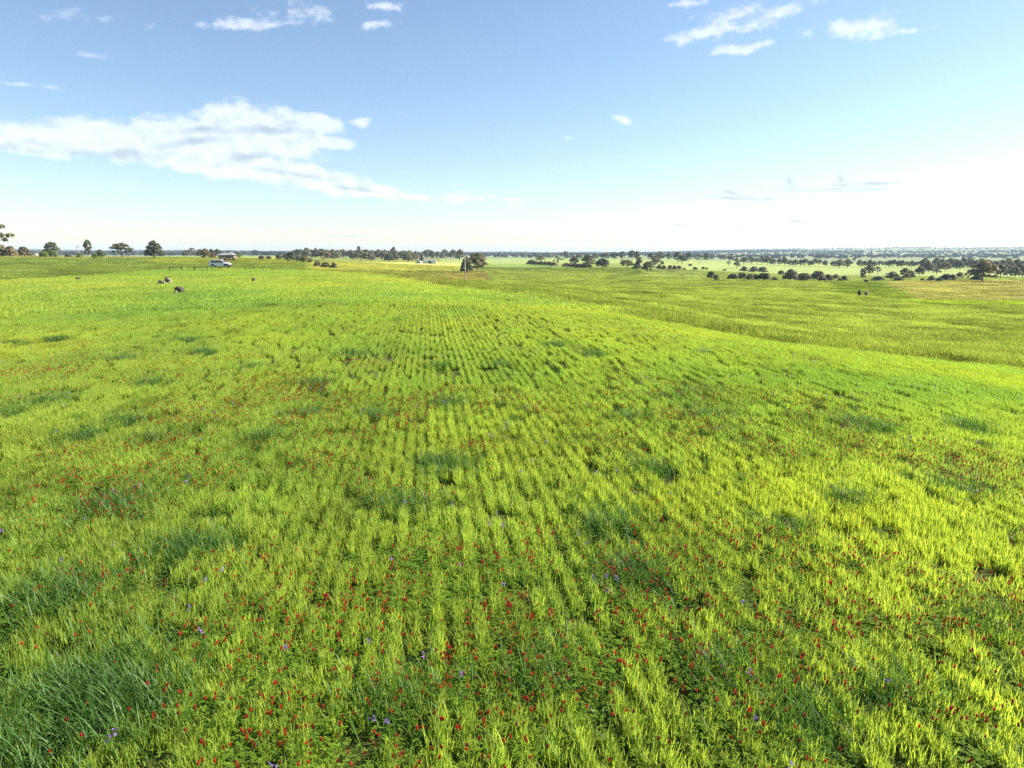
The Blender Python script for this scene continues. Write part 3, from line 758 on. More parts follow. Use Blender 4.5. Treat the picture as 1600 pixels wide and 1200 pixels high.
# far woodland: reads as one mass
def gn_scatter(name, mats_tag, pts, rot, scl, idx, tone, protos, kind='stuff'):
    """one object; real instances on its points; protos are meshes kept in an unlinked collection"""
    col = bpy.data.collections.new(name + '_kinds')
    for i, me in enumerate(protos):
        o = bpy.data.objects.new(f'{name}_kind_{i:02d}', me)
        if isinstance(mats_tag, tuple): o.color = mats_tag
        col.objects.link(o)
    me = bpy.data.meshes.new(name)
    n = len(pts)
    me.vertices.add(n); me.vertices.foreach_set('co', np.asarray(pts, np.float32).ravel())
    for nm, typ, key, d in (('rot', 'FLOAT_VECTOR', 'vector', rot), ('scl', 'FLOAT_VECTOR', 'vector', scl), ('tone', 'FLOAT_VECTOR', 'vector', tone)):
        a = me.attributes.new(nm, typ, 'POINT'); a.data.foreach_set(key, np.asarray(d, np.float32).ravel())
    a = me.attributes.new('kind_index', 'INT', 'POINT'); a.data.foreach_set('value', np.asarray(idx, np.int32))
    me.update()
    o = obj(name, me); o['kind'] = kind
    for m in {m.name: m for p in protos for m in p.materials}.values(): me.materials.append(m)
    ng = bpy.data.node_groups.new(name, 'GeometryNodeTree')
    ng.interface.new_socket('Geometry', in_out='INPUT', socket_type='NodeSocketGeometry')
    ng.interface.new_socket('Geometry', in_out='OUTPUT', socket_type='NodeSocketGeometry')
    N = ng.nodes.new; L = ng.links.new
    gi, go = N('NodeGroupInput'), N('NodeGroupOutput')
    ci = N('GeometryNodeCollectionInfo'); ci.inputs['Collection'].default_value = col
    ci.inputs['Separate Children'].default_value = True; ci.inputs['Reset Children'].default_value = True
    ip = N('GeometryNodeInstanceOnPoints'); ip.inputs['Pick Instance'].default_value = True
    def na_(nm, t):
        q = N('GeometryNodeInputNamedAttribute'); q.data_type = t; q.inputs['Name'].default_value = nm
        return q.outputs['Attribute']
    er = N('FunctionNodeEulerToRotation'); L(na_('rot', 'FLOAT_VECTOR'), er.inputs[0])
    L(gi.outputs[0], ip.inputs['Points']); L(ci.outputs[0], ip.inputs['Instance'])
    L(na_('kind_index', 'INT'), ip.inputs['Instance Index']); L(er.outputs[0], ip.inputs['Rotation']); L(na_('scl', 'FLOAT_VECTOR'), ip.inputs['Scale'])
    L(ip.outputs[0], go.inputs[0])
    md = o.modifiers.new('scatter', 'NODES'); md.node_group = ng
    return o
def mat_far():
    m, nt, out = new_mat('woodland_leaf'); L = nt.links.new
    tn = nd(nt, 'ShaderNodeAttribute', attribute_name='tone', attribute_type='INSTANCER')
    d = nd(nt, 'ShaderNodeBsdfDiffuse'); L(tn.outputs['Vector'], d.inputs[0]); L(d.outputs[0], out.inputs[0]); return m
M_WOOD = mat_far()
def far_crown(seed):
    r = np.random.default_rng(seed)
    lb = [(r.uniform(-.25, .25), r.uniform(-.25, .25), r.uniform(.3, .75), r.uniform(.2, .3)) for _ in range(6)]
    me = crown_mesh('woodland_crown', seed, lb, 26, .10)
    me.materials.clear(); me.materials.append(M_WOOD); return me
n = 70000
a = rng.uniform(-50, 50, n); r = np.exp(rng.uniform(math.log(1300), math.log(8600), n))
X, Y = r * np.sin(np.radians(a)), r * np.cos(np.radians(a))
dens = fbm(X, Y, .0016, 4, 77)
px_, _ = project(X, Y, np.zeros(n))
thr = np.where(px_ < 930, .47, .515) + np.clip((2300 - r) / 6000, 0, .12)
keep = (dens > thr) | (rng.random(n) < .05)
keep &= rng.random(n) < np.clip(r / 3500, .25, 1)
keep &= ~((px_ > 920) & (r < 3600) & (rng.random(n) < .80))
X, Y, r = X[keep], Y[keep], r[keep]
Z = terrain(X, Y)
k = len(X)
s = rng.uniform(7, 13, k)
tone = np.array([.060, .072, .050]) * rng.uniform(.75, 1.3, k)[:, None]
wood = gn_scatter('distant_woodland', None, np.stack([X, Y, Z - .8], 1), np.stack([0 * X, 0 * X, rng.uniform(0, 6.28, k)], 1), np.stack([s * rng.uniform(1, 1.6, k), s * rng.uniform(1, 1.6, k), s], 1), rng.integers(0, 5, k), tone, [far_crown(i) for i in range(5)])
wood['label'] = 'hazy grey blue woodland spread over the far plain and hills'
print('far wood', k)
# ------------------------------------------------------------------ built things on the land
def at(px, py, depth=None):
    if depth is None: return ground_hit(px, py, 4, 1900, .28)
    x, y, z = ray(px, py); h = math.hypot(x, y); X, Y = x / h * depth, y / h * depth
    return X, Y, float(terrain(X, Y)), depth
M_WHITE = mat_simple('white_car_paint', (.78, .80, .82), .25, spec=.6)
M_GLASS = mat_simple('tinted_glass', (.012, .014, .016), .08, spec=.8)
M_BLACK = mat_simple('black_plastic_and_shade', (.02, .02, .02), .55)  # black trim and doors, also the painted shade in the shed bay
M_RIM = mat_simple('alloy_rim', (.45, .45, .46), .35, metal=.8)
M_RUBBER = mat_simple('tyre_rubber', (.018, .018, .018), .8)
M_LAMP = mat_simple('lamp_lens', (.75, .77, .78), .1, spec=.8)
M_TAIL = mat_simple('tail_lens', (.35, .02, .02), .2, spec=.6)
# --- parked wagon
X, Y, Z, r = at(344.7, 417.6); Z += .12
car = empty('parked_car', (X, Y, Z + .02), math.radians(6), (.98, .98, .98))
tag(car, 'white four wheel drive wagon with dark windows parked beyond the paddock fence', 'car')
prof = [(-2.28, .48), (-2.32, .95), (-2.26, 1.12), (-1.98, 1.80), (-1.75, 1.86), (.35, 1.86), (.58, 1.80), (1.22, 1.18), (2.12, 1.04), (2.32, .92), (2.36, .50),
        (1.92, .46), (1.86, .72), (1.62, .90), (1.30, .90), (1.06, .72), (1.0, .44), (-1.0, .44), (-1.06, .72), (-1.30, .90), (-1.62, .90), (-1.86, .72), (-1.92, .48)]
MB().prism(prof, -.93, .93, .05).build('body', M_WHITE, car)
gl = [(-1.88, 1.20), (-1.72, 1.68), (.28, 1.70), (.50, 1.66), (1.02, 1.20)]
for sgn in (-1, 1):
    for x0, x1 in ((-1.86, -.98), (-.92, -.02), (.04, 1.0)):
        q = []
        for x, z in gl: pass
        top = lambda x: 1.68 if x > -1.72 else 1.68
        zl = 1.20
        xa, xb = x0, x1
        pts = [(xa, zl), (xb, zl), (min(xb, .44) if xb > .5 else xb, 1.67), (xa + (.15 if xa < -1.8 else 0), 1.67)]
        m = MB().prism(pts, sgn * .925, sgn * .955, 0.0)
        m.build('side_window', M_GLASS, car)
MB().box((.93, 0, 1.50), (.86, 1.62, .03), (0, math.radians(44), 0)).build('windscreen', M_GLASS, car).location.z = 0.0
car.children[-1].data.transform(__import__('mathutils').Matrix.Translation((0, 0, 0)))
MB().box((-2.16, 0, 1.46), (.03, 1.5, .5), (0, math.radians(23), 0)).build('rear_window', M_GLASS, car)
for nm in ('windscreen', 'rear_window'):
    pass
for wx in (-1.46, 1.46):
    for wy in (-.82, .82):
        w = MB().tube([(wx, wy - .13, .38), (wx, wy - .11, .38), (wx, wy + .11, .38), (wx, wy + .13, .38)], [.33, .385, .385, .33], 20).build('tyre', M_RUBBER, car)
        s_ = 1 if wy > 0 else -1
        MB().tube([(wx, wy + s_ * .10, .38), (wx, wy + s_ * .137, .38)], [.23, .21], 14).build('rim', M_RIM, w)
MB().prism([(2.0, .42), (2.44, .46), (2.48, .72), (2.36, .80), (2.30, .56), (2.0, .50)], -.95, .95, .02).build('front_bumper', M_BLACK, car)
bb = MB().tube([(2.5, -.7, .62), (2.55, -.7, 1.08), (2.55, .7, 1.08), (2.5, .7, .62)], [.035] * 4, 8)
bb.tube([(2.55, -.3, 1.08), (2.52, -.3, .62)], [.03, .03], 6).tube([(2.55, .3, 1.08), (2.52, .3, .62)], [.03, .03], 6)
bb.build('bull_bar', M_BLACK, car)
MB().box((-2.36, 0, .58), (.14, 1.8, .2), bevel=.03).build('rear_bumper', M_BLACK, car)
MB().tube([(-2.30, .25, 1.12), (-2.52, .25, 1.12)], [.36, .34], 18).build('spare_wheel', M_RUBBER, car)
for wy in (-.72, .72):
    MB().box((2.315, wy, .90), (.06, .34, .17), bevel=.02).build('headlight', M_LAMP, car)
    MB().box((-2.30, wy * 1.14, 1.08), (.06, .14, .34), bevel=.02).build('tail_lamp', M_TAIL, car)
    MB().box((.72, wy / .72 * 1.04, 1.27), (.1, .2, .18), bevel=.03).build('wing_mirror', M_BLACK, car)
    MB().tube([(-1.6, wy, 1.93), (.1, wy, 1.93)], [.025, .025], 6).build('roof_rail', M_BLACK, car)
    MB().prism([(1.0, .40), (1.06, .74), (1.30, .94), (1.62, .94), (1.86, .74), (1.96, .44), (1.90, .44), (1.80, .70), (1.60, .88), (1.32, .88), (1.12, .70), (1.06, .40)], wy / .72 * .93, wy / .72 * .97).build('wheel_arch', M_BLACK, car)
    for dx in (-.80, .10):
        MB().box((dx, wy / .72 * .945, 1.02), (.2, .03, .04), bevel=.01).build('door_handle', M_BLACK, car)

# --- homestead
M_ROOF = mat_simple('pale_metal_roof', (.21, .21, .22), .5, noise=.08, nscale=.6)
M_VER = mat_simple('brown_brick', (.16, .11, .085), .8, noise=.2, nscale=2)  # mottled brown brick of walls and chimney
M_POSTW = mat_simple('white_timber', (.6, .58, .55), .7)
X, Y, Z, r = at(355, 403.2)
k = r / 560.0
house = empty('homestead', (X, Y, Z), math.radians(8), (k, k, k))
tag(house, 'low homestead with pale hipped metal roof and dark verandah beside the gum clump', 'house')
MB().box((0, 1.2, 1.3), (11.0, 7.0, 2.6)).build('wall', M_VER, house)
def hip(m, cx, cy, w, d, z0, h, ridge):
    a = [(cx - w / 2, cy - d / 2, z0), (cx + w / 2, cy - d / 2, z0), (cx + w / 2, cy + d / 2, z0), (cx - w / 2, cy + d / 2, z0)]
    b, c = (cx - ridge / 2, cy, z0 + h), (cx + ridge / 2, cy, z0 + h)
    m.poly([a[0], a[1], c, b]); m.poly([a[1], a[2], c]); m.poly([a[2], a[3], b, c]); m.poly([a[3], a[0], b]); m.poly(a[::-1])
    return m
ro = MB(); hip(ro, 0, .8, 13.2, 10.5, 2.55, 1.6, 5.0); rf = ro.build('roof', M_ROOF, house)
ro = MB(); hip(ro, 3.0, -1.2, 5.6, 7.0, 2.62, 2.2, .6); ro.build('gable_roof', M_ROOF, house)
MB().box((-2.4, 1.8, 4.3), (.7, .7, 1.1)).build('chimney', M_VER, rf)
for xx in (-5.6, -3.2, -.8, 1.6, 3.4, 5.6):
    MB().box((xx, -3.9, 1.27), (.14, .14, 2.54)).build('verandah_post', M_POSTW, house)
for xx in (-4.2, -1.6, 3.6):
    MB().box((xx, -2.32, 1.45), (1.5, .06, 1.3)).build('window', M_GLASS, house)
MB().box((.6, -2.33, 1.05), (.95, .06, 2.1)).build('door', M_BLACK, house)
# dry garden hedge in front of it
for px, w, tint in ((346, 9, 'brown'), (352.5, 9, 'brown'), (359, 8, 'brown'), (365, 6, 'brown')):
    tree(px, 406.8, w, 4.2, 'bush', 'red' if px == 352.5 else tint, 'dry orange brown shrub in the garden row before the homestead', 'dry shrubs before the homestead', name='bush')

# --- long shed and small hut on the right of the belt
M_SHED = mat_simple('zinc_cladding', (.52, .53, .55), .5, noise=.08, nscale=.8)
X, Y, Z, r = at(671, 411.3)
k = (20.0 / F * (Y / CP)) / 20.0
shed = empty('farm_shed', (X, Y, Z), math.radians(3), (k, k, k))
tag(shed, 'long white farm shed with one dark open bay at the edge of the yellow field', 'shed')
MB().box((-5.9, 3.5, 2.2), (8.2, 7, 4.4)).box((6.4, 3.5, 2.2), (7.2, 7, 4.4)).box((.5, 6.9, 2.2), (4.6, .2, 4.4)).box((.5, 3.5, 4.2), (4.6, 7, .4)).build('wall', M_SHED, shed)
MB().prism([(-.2, 4.40), (3.5, 5.7), (7.2, 4.40), (7.2, 4.55), (3.5, 5.9), (-.2, 4.55)], -10.3, 10.3).build('roof', M_ROOF, shed).rotation_euler = (0, 0, math.radians(90))
shed.children[-1].location = (0, 0, 0)
for o in shed.children:
    if o.name.startswith('roof'): o.rotation_euler = (0, 0, math.radians(-90)); o.scale = (-1, 1, 1)
MB().box((.5, 3.4, 2.0), (4.4, 6.4, 3.9)).build('bay_shade_block', M_BLACK, shed)  # black block fills the open bay, its colour standing for the shade inside
X, Y, Z, r = at(653, 411.0)
k = (9.0 / F * (Y / CP)) / 6.0
hut = empty('farm_hut', (X, Y, Z), math.radians(-8), (k, k, k))
tag(hut, 'tiny white hut with a peaked roof left of the long shed', 'hut')
MB().box((0, 2, .9), (5.4, 4, 1.8)).build('wall', M_POSTW, hut)
MB().prism([(-3.0, 1.8), (3.0, 1.8), (1.2, 3.0), (-.6, 3.0)], -.2, 4.2).build('roof', M_ROOF, hut)
MB().box((1.2, -.02, .8), (.9, .08, 1.6)).build('door', M_BLACK, hut)
# --- box hut / pump shed on the right
X, Y, Z, r = at(1353, 440.3)
k = (7.2 / F * (Y / CP)) / 2.6
box_hut = empty('pump_shed', (X, Y, Z), math.radians(-25), (k, k, k))
tag(box_hut, 'little box hut with dark front and pale end below the leaning gum', 'shed')
MB().box((0, .9, .75), (2.2, 1.8, 1.5)).build('wall', mat_simple('pale_sheet_wall', (.6, .6, .6), .6), box_hut)
MB().prism([(-1.25, 1.5), (1.25, 1.5), (1.25, 1.6), (-1.25, 1.72)], -.15, 1.95).build('roof', M_ROOF, box_hut)
MB().box((0, -.02, .72), (2.0, .06, 1.36)).build('door', mat_simple('dark_sheet_door', (.05, .055, .07), .6), box_hut)

# --- poles
M_POLE = mat_simple('weathered_pole', (.30, .26, .22), .8, noise=.2, nscale=3)
M_POLEW = mat_simple('lit_pole_and_insulator', (.45, .44, .41), .6)  # pale tone for the sunlit upper pole, and for insulators
def pole(px, base, top, lab, cross=False, depth=None, rad=.16, two=False, name='utility_pole'):
    X, Y, Z, r = at(px, base, depth)
    x, y, z = ray(px, top); H = CAM_Z + z / math.hypot(x, y) * r - Z
    p = empty(name, (X, Y, Z)); tag(p, lab, 'pole')
    if two:
        MB().tube([(0, 0, -.3), (0, 0, H * .45)], [rad * 1.1, rad], 10).build('lower_shaft', M_POLE, p)
        MB().tube([(0, 0, H * .45), (0, 0, H)], [rad * .98, rad * .7], 10).build('upper_shaft', M_POLEW, p)  # sunlight on the upper half is put into its paler colour
        MB().tube([(0, 0, H), (0, 0, H + .12), (0, 0, H + .3)], [.05, .09, .04], 8).build('insulator', M_POLEW, p)
    else:
        MB().tube([(0, 0, -.3), (0, 0, H)], [rad * 1.1, rad * .75], 8).build('shaft', M_POLE, p)
    if cross:
        for dz in (0.06, .14):
            MB().box((0, -.18, H * (1 - dz)), (2.2, .12, .14)).build('cross_arm', M_POLE, p)
        for dx in (-.95, -.35, .35, .95):
            MB().tube([(dx, -.18, H * .94 + .07), (dx, -.18, H * .94 + .3)], [.05, .04], 6).build('insulator', M_POLEW, p)
    return p
pole(727, 438.5, 402, 'tall thin pole, brown below and sunlit white above, in front of the pair of trees', two=True, rad=.085)
pole(123, 399.6, 383.5, 'distant telegraph pole with cross arms above the olive shrub', cross=True, depth=420)
pole(78, 399.6, 378.5, 'thin pole in front of the dark bushy tree on the left rise', rad=.13)
pole(780, 420.5, 400, 'faint thin pole on the pale green paddock right of the tree pair', rad=.13)
pole(775, 405.5, 394, 'very distant pole on the plain, topped by a small dark blob', depth=900, rad=.2)

# --- fence strainers by the car: post with a top rail and stay
M_RAIL = mat_simple('dark_timber', (.045, .035, .028), .85)
def strainer(px0, px1, base, lab, hgt=.9):
    a, b = at(px0, base), at(px1, base)
    s_ = empty('fence_strainer', a[:3]); tag(s_, lab, 'fence', 'strainer assemblies of the paddock fence')
    d = Vector((b[0] - a[0], b[1] - a[1], b[2] - a[2]))
    MB().tube([(0, 0, -.2), (0, 0, hgt + .15)], [.11, .10], 9).build('post', M_RAIL, s_)
    MB().tube([(d.x, d.y, d.z - .2), (d.x, d.y, d.z + hgt)], [.09, .09], 9).build('post', M_RAIL, s_)
    MB().tube([(0, 0, hgt - .12), (d.x, d.y, d.z + hgt - .12)], [.06, .06], 8).build('rail', M_RAIL, s_)
    MB().tube([(.1 * d.x, .1 * d.y, hgt - .25), (d.x * .95, d.y * .95, d.z + .15)], [.012, .012], 5).build('stay_wire', M_RAIL, s_)
strainer(284, 265, 421.8, 'dark post and rail strainer of the paddock fence left of the other one')
strainer(304, 324, 421.4, 'dark post and rail strainer of the fence, nearest to the white wagon')
def post(px, base, hpx, lab, group=None, rad=.07, name='fence_post'):
    X, Y, Z, r = at(px, base)
    H = max(.8, hpx / F * (Y / CP)) + .28
    m = MB().tube([(0, 0, -.2), (0, 0, H * .9), (0, 0, H)], [rad, rad * .95, rad * .6], 8)
    m.tube([(0, -rad, H * .8), (0, -rad - .02, H * .8)], [.02, .02], 5)
    o = m.build(name, M_RAIL); o.location = (X, Y, Z); tag(o, lab, 'post', group)
post(344, 421.5, 4, 'single dark fence post below the white wagon')
for px in (270, 294, 331, 355, 369, 383, 397, 411, 425):
    post(px, 420.5 + max(0, px - 330) * .02, 2.6, 'slim dark post in the fence line crossing the left paddock', 'fence posts of the left paddock', .05)
for k in range(14):
    px = 1545 + k * 4.4
    post(px, 442.2 + (k % 3) * .15, 3.2, 'short dark post of the row below the right edge trees', 'post row below the right edge trees', .10)

# --- boulders
def mat_rock():
    return mat_simple('brown_granite', (.055, .045, .037), .9, noise=.5, nscale=2.2, bump=.8)
M_ROCK = mat_rock()
M_ROCKL = mat_simple('pale_granite', (.24, .19, .15), .9, noise=.3, nscale=2.5, bump=.8)
def boulder(px, base, w, h, seed, lab, mat=None, group=None, depth_w=.8):
    X, Y, Z, r = at(px, base)
    d = Y / CP
    W, H = w / F * d, h / F * d
    Z += .26
    bm = bmesh.new(); bmesh.ops.create_icosphere(bm, subdivisions=4, radius=1.0)
    r_ = np.random.default_rng(seed); off = r_.uniform(0, 50, 3)
    from mathutils import noise as mn
    for v in bm.verts:
        p = v.co.normalized()
        q = Vector(((abs(p.x) ** .8) * math.copysign(1, p.x), (abs(p.y) ** .8) * math.copysign(1, p.y), (abs(p.z) ** .75) * math.copysign(1, p.z)))
        f = 1 + .28 * mn.noise(p * 1.3 + Vector(off)) + .10 * mn.noise(p * 3.5 + Vector(off)) + .04 * mn.noise(p * 9 + Vector(off))
        v.co = Vector((q.x * W * .5, q.y * W * .5 * depth_w, q.z * H * .62)) * f
        v.co.z += H * .42
    me = bpy.data.meshes.new('boulder'); bm.to_mesh(me); bm.free(); me.materials.append(mat or M_ROCK)
    me.polygons.foreach_set('use_smooth', np.ones(len(me.polygons), dtype=bool))
    o = obj('boulder', me); o.location = (X, Y, Z - .05); o.rotation_euler = (0, 0, r_.uniform(0, 6.28)); tag(o, lab, 'rock', group)
    return o
boulder(281, 456, 12.5, 9, 1, 'single dark brown boulder with lit right edge, nearest on the left paddock', depth_w=.9)
boulder(275, 456.8, 4, 4, 2, 'small pale stone touching the left side of the nearest dark boulder', M_ROCKL)
boulder(261, 440.5, 7, 7.5, 3, 'upright dark boulder in the heap of stones farther up the slope')
boulder(265, 440.6, 6, 6, 4, 'pale pinkish boulder at the right end of the stone heap', M_ROCKL)
boulder(251, 442.2, 7, 5, 5, 'low brown stone at the left end of the stone heap')
boulder(257, 442.3, 5, 3.5, 6, 'little stone wedged in the middle of the stone heap', M_ROCKL)
boulder(247, 443.2, 4, 2.5, 12, 'flat outlying stone left of the stone heap')
boulder(396.5, 438.3, 6, 4.6, 7, 'lone small grey stone on the open paddock right of the boulders')
boulder(56, 400.2, 8, 4, 8, 'pale rock on the skyline between bushes at the left', M_ROCKL)
boulder(1342.5, 461.2, 5.6, 7.6, 9, 'tall dark boulder, left of two side by side on the far green slope')
boulder(1353.5, 461.2, 6.4, 6.4, 10, 'rounder brown boulder, right of two side by side on the far green slope', mat_simple('reddish_granite', (.20, .13, .10), .9, noise=.3, nscale=2, bump=.6))
boulder(122, 435.5, 6, 3, 11, 'small dark stone at the edge of the rough strip on the left')

# --- fallen dead branch by the tree pair
X, Y, Z, r = at(764, 440)
br = empty('dead_branch', (X, Y, Z), math.radians(20)); tag(br, 'bare fallen branch lying on tan grass right of the pair of trees', 'branch')
rr_ = random.Random(5)
MB().tube([(-1.6, 0, 2.6), (-.6, .2, 1.3), (.4, 0, .2), (1.8, 0, .1)], [.05, .09, .13, .1], 7).build('limb', M_BARK, br)
for i in range(7):
    x = rr_.uniform(-1.2, 1.2); z = max(.15, 1.2 - x)
    MB().tube([(x, 0, z), (x + rr_.uniform(-.5, .5), rr_.uniform(-.5, .5), z + rr_.uniform(.2, 1.0))], [.04, .012], 5).build('twig', M_BARK, br)
# ------------------------------------------------------------------ the crop: plants
def blades(n, seed, base_fn, length, lean, droop, width, segs, tint_fn=None, wind=(-.05, -.02)):
    """n curved tapering leaves; returns V, F, tint"""
    r = np.random.default_rng(seed)
    bx, by = base_fn(n, r)
    L = r.normal(length[0], length[1], n).clip(length[0] * .45)
    az_ = r.uniform(0, 2 * math.pi, n)
    ln = np.abs(r.normal(0, lean, n)) + .03
    dr = np.abs(r.normal(droop, droop * .5, n))
    W = r.uniform(width[0], width[1], n)
    ts = np.linspace(0, 1, segs + 1)
    th = ln[:, None] + dr[:, None] * ts[None, :] ** 1.6            # angle from upright
    dl = L[:, None] / segs
    hx = np.concatenate([np.zeros((n, 1)), np.cumsum(np.sin((th[:, 1:] + th[:, :-1]) / 2) * dl, 1)], 1)
    hz = np.concatenate([np.zeros((n, 1)), np.cumsum(np.cos((th[:, 1:] + th[:, :-1]) / 2) * dl, 1)], 1)
    cx = bx[:, None] + hx * np.cos(az_)[:, None] + wind[0] * hz ** 1.5
    cy = by[:, None] + hx * np.sin(az_)[:, None] + wind[1] * hz ** 1.5
    tw = az_[:, None] + math.pi / 2 + r.uniform(-.6, .6, n)[:, None] + ts[None, :] * r.uniform(-1.0, 1.0, n)[:, None]
    wd = W[:, None] * np.interp(ts, [0, .25, .6, .85, 1], [.55, 1, .85, .45, .04])[None, :] * .5
    l = np.stack([cx - np.cos(tw) * wd, cy - np.sin(tw) * wd, hz], -1)
    q = np.stack([cx + np.cos(tw) * wd, cy + np.sin(tw) * wd, hz + wd * .25], -1)
    V = np.stack([l, q], 2).reshape(n, -1, 3)                     # n, (segs+1)*2, 3
    m = (segs + 1) * 2
    f = np.array([[2 * k, 2 * k + 1, 2 * k + 3, 2 * k + 2] for k in range(segs)])
    Fc = (np.arange(n)[:, None, None] * m + f[None]).reshape(-1, 4)
    t = (tint_fn(n, r) if tint_fn else r.beta(2.6, 2.6, n) * .96)
    return V.reshape(-1, 3), Fc, np.repeat(t, m)
def merge(parts):
    Vs, Fs, Ts, o = [], [], [], 0
    for v, f, t in parts:
        Vs.append(v); Fs.append(f + o); Ts.append(t); o += len(v)
    return np.concatenate(Vs), np.concatenate(Fs), np.concatenate(Ts)
def blade_mesh(name, parts, mat):
    v, f, t = merge(parts)
    return mesh_np(name, v, f, [mat], {'tint': ('FLOAT', t)})
ROW = 0.19
ROW_A = math.atan(-.135 * .982 * .92)             # drill rows run slightly left of the view
RCOS, RSIN = math.cos(-ROW_A), math.sin(-ROW_A)
def row_xy(s, t):                                  # s along the row, t across
    return t * RCOS - s * RSIN, t * RSIN + s * RCOS
def row_base(half, sig):
    def fn(n, r):
        # tillers stand in plants: several leaves from one foot
        k = max(1, int(n / 2.2))
        px, py = r.normal(0, sig, k), r.uniform(-half, half, k)
        i = r.integers(0, k, n)
        return px[i] + r.normal(0, .008, n), py[i] + r.normal(0, .008, n)
    return fn
def patch_base(hx, hy):
    return lambda n, r: (r.uniform(-hx, hx, n), r.uniform(-hy, hy, n))
NEAR_P = [blade_mesh('crop_row', [blades(210, 100 + i, row_base(.27, .034), (.130, .030), .11, .34, (.0066, .0108), 4),
                                  blades(60, 140 + i, row_base(.27, .038), (.170, .030), .08, .24, (.0056, .0095), 4),
                                  blades(130, 180 + i, row_base(.27, .062), (.09, .025), .25, .5, (.006, .010), 3),
                                  blades(7, 160 + i, row_base(.27, .050), (.19, .03), .22, .9, (.0035, .006), 4, tint_fn=lambda n, r: r.uniform(.90, 1.0, n))], M_CEREAL) for i in range(12)]
MID_P = [blade_mesh('crop_row_mid', [blades(350, 300 + i, row_base(.53, .023), (.150, .032), .10, .32, (.0078, .0125), 2),
                                     blades(90, 370 + i, row_base(.53, .055), (.115, .035), .3, .6, (.008, .013), 2),
                                     blades(44, 340 + i, row_base(.53, .022), (.180, .03), .10, .3, (.007, .010), 2)], M_CEREAL) for i in range(8)]
FARN_P = [blade_mesh('crop_patch', [blades(560, 500 + i, patch_base(1.05, 1.05), (.20, .05), .25, .5, (.022, .042), 2)], M_CEREAL) for i in range(6)]
PAST_P = [blade_mesh('pasture_patch', [blades(420, 700 + i, patch_base(1.2, 1.2), (.19, .07), .45, .7, (.022, .045), 2)], M_FAR) for i in range(6)]

def in_view(X, Y, pad=7.0):
    a = np.degrees(np.arctan2(X, Y))
    return (np.abs(a) < 40.5 + pad) | (np.hypot(X, Y) < 4.5)
def field_tone(X, Y, seed=41):
    """slow drift of the crop's colour over the paddock: lusher, paler and drier spots"""
    a = fbm(X, Y, .22, 4, seed) - .5; b = fbm(X, Y, .05, 3, seed + 7) - .5; c = fbm(X, Y, .9, 2, seed + 3) - .5
    k = 1 + .35 * a + .25 * b + .28 * c
    return np.stack([k * (1 + .35 * b + .30 * a), k, k * (1 - .5 * a)], 1).clip(.35, 1.9)
# tufts of wild grass that shade the crop out: photo position, width in pixels
TUFTS = [(165, 1105, 300, 'largest blue green tuft of tall wild grass in the left corner of the field'), (90, 950, 190, 'wide dark tuft of wild grass at the left edge above the largest one'),
         (35, 1190, 150, 'dark tuft of wild grass in the very bottom left corner'), (300, 872, 150, 'dark tuft of arching grass right of the left edge tuft'), (185, 800, 100, 'mid distance dark tuft on the left, above the arching one'),
         (1000, 915, 150, 'big dark tuft of seeding wild grass right of the middle rows'), (962, 832, 100, 'dark tuft directly beyond the big seeding one'), (872, 1070, 140, 'dark narrow tuft in the rows near the bottom middle'),
         (700, 735, 100, 'blue green tuft standing across the middle drill rows'), (1265, 1150, 120, 'dark tuft at the bottom right of centre'), (1390, 1085, 90, 'ragged tuft of seeding grass in the lower right'),
         (640, 1120, 60, 'small dark tuft between rows at the bottom'), (1150, 1060, 90, 'ragged tuft of pale seeding grass left of the lower right one'), (1560, 1000, 80, 'dark tuft near the lower right picture edge'),
         (485, 652, 55, None), (205, 665, 60, None), (250, 694, 70, None), (85, 634, 60, None), (12, 652, 60, None), (400, 579, 34, None), (318, 556, 44, None), (300, 536, 36, None),
         (92, 534, 46, None), (20, 542, 40, None), (195, 566, 34, None), (1113, 657, 44, None), (1345, 672, 90, None), (1512, 675, 80, None), (1100, 618, 40, None), (1060, 628, 40, None),
         (692, 577, 30, None), (705, 638, 36, None), (1100, 557, 30, None), (870, 545, 50, None), (930, 560, 44, None), (1508, 776, 90, None), (1330, 790, 70, None), (1020, 742, 60, None),
         (590, 655, 30, None), (560, 560, 40, None), (785, 575, 34, None), (500, 606, 46, None), (240, 604, 44, None), (140, 690, 40, None), (990, 660, 40, None), (1240, 845, 60, None), (420, 690, 40, None), (640, 800, 44, None)]
TPOS = []
for px, py, w, lab in TUFTS:
    x, y, z, r = ground_hit(px, py, 2.5, 200)
    TPOS.append((x, y, z, w / F * math.hypot(y, CAM_Z) * .42, lab, px))
TP = np.array([(t[0], t[1], t[3]) for t in TPOS])
def tuft_dist(X, Y):
    d = np.full(len(X), 9.0)
    for x, y, r in TP: d = np.minimum(d, np.hypot(X - x, Y - y) / r)
    return d
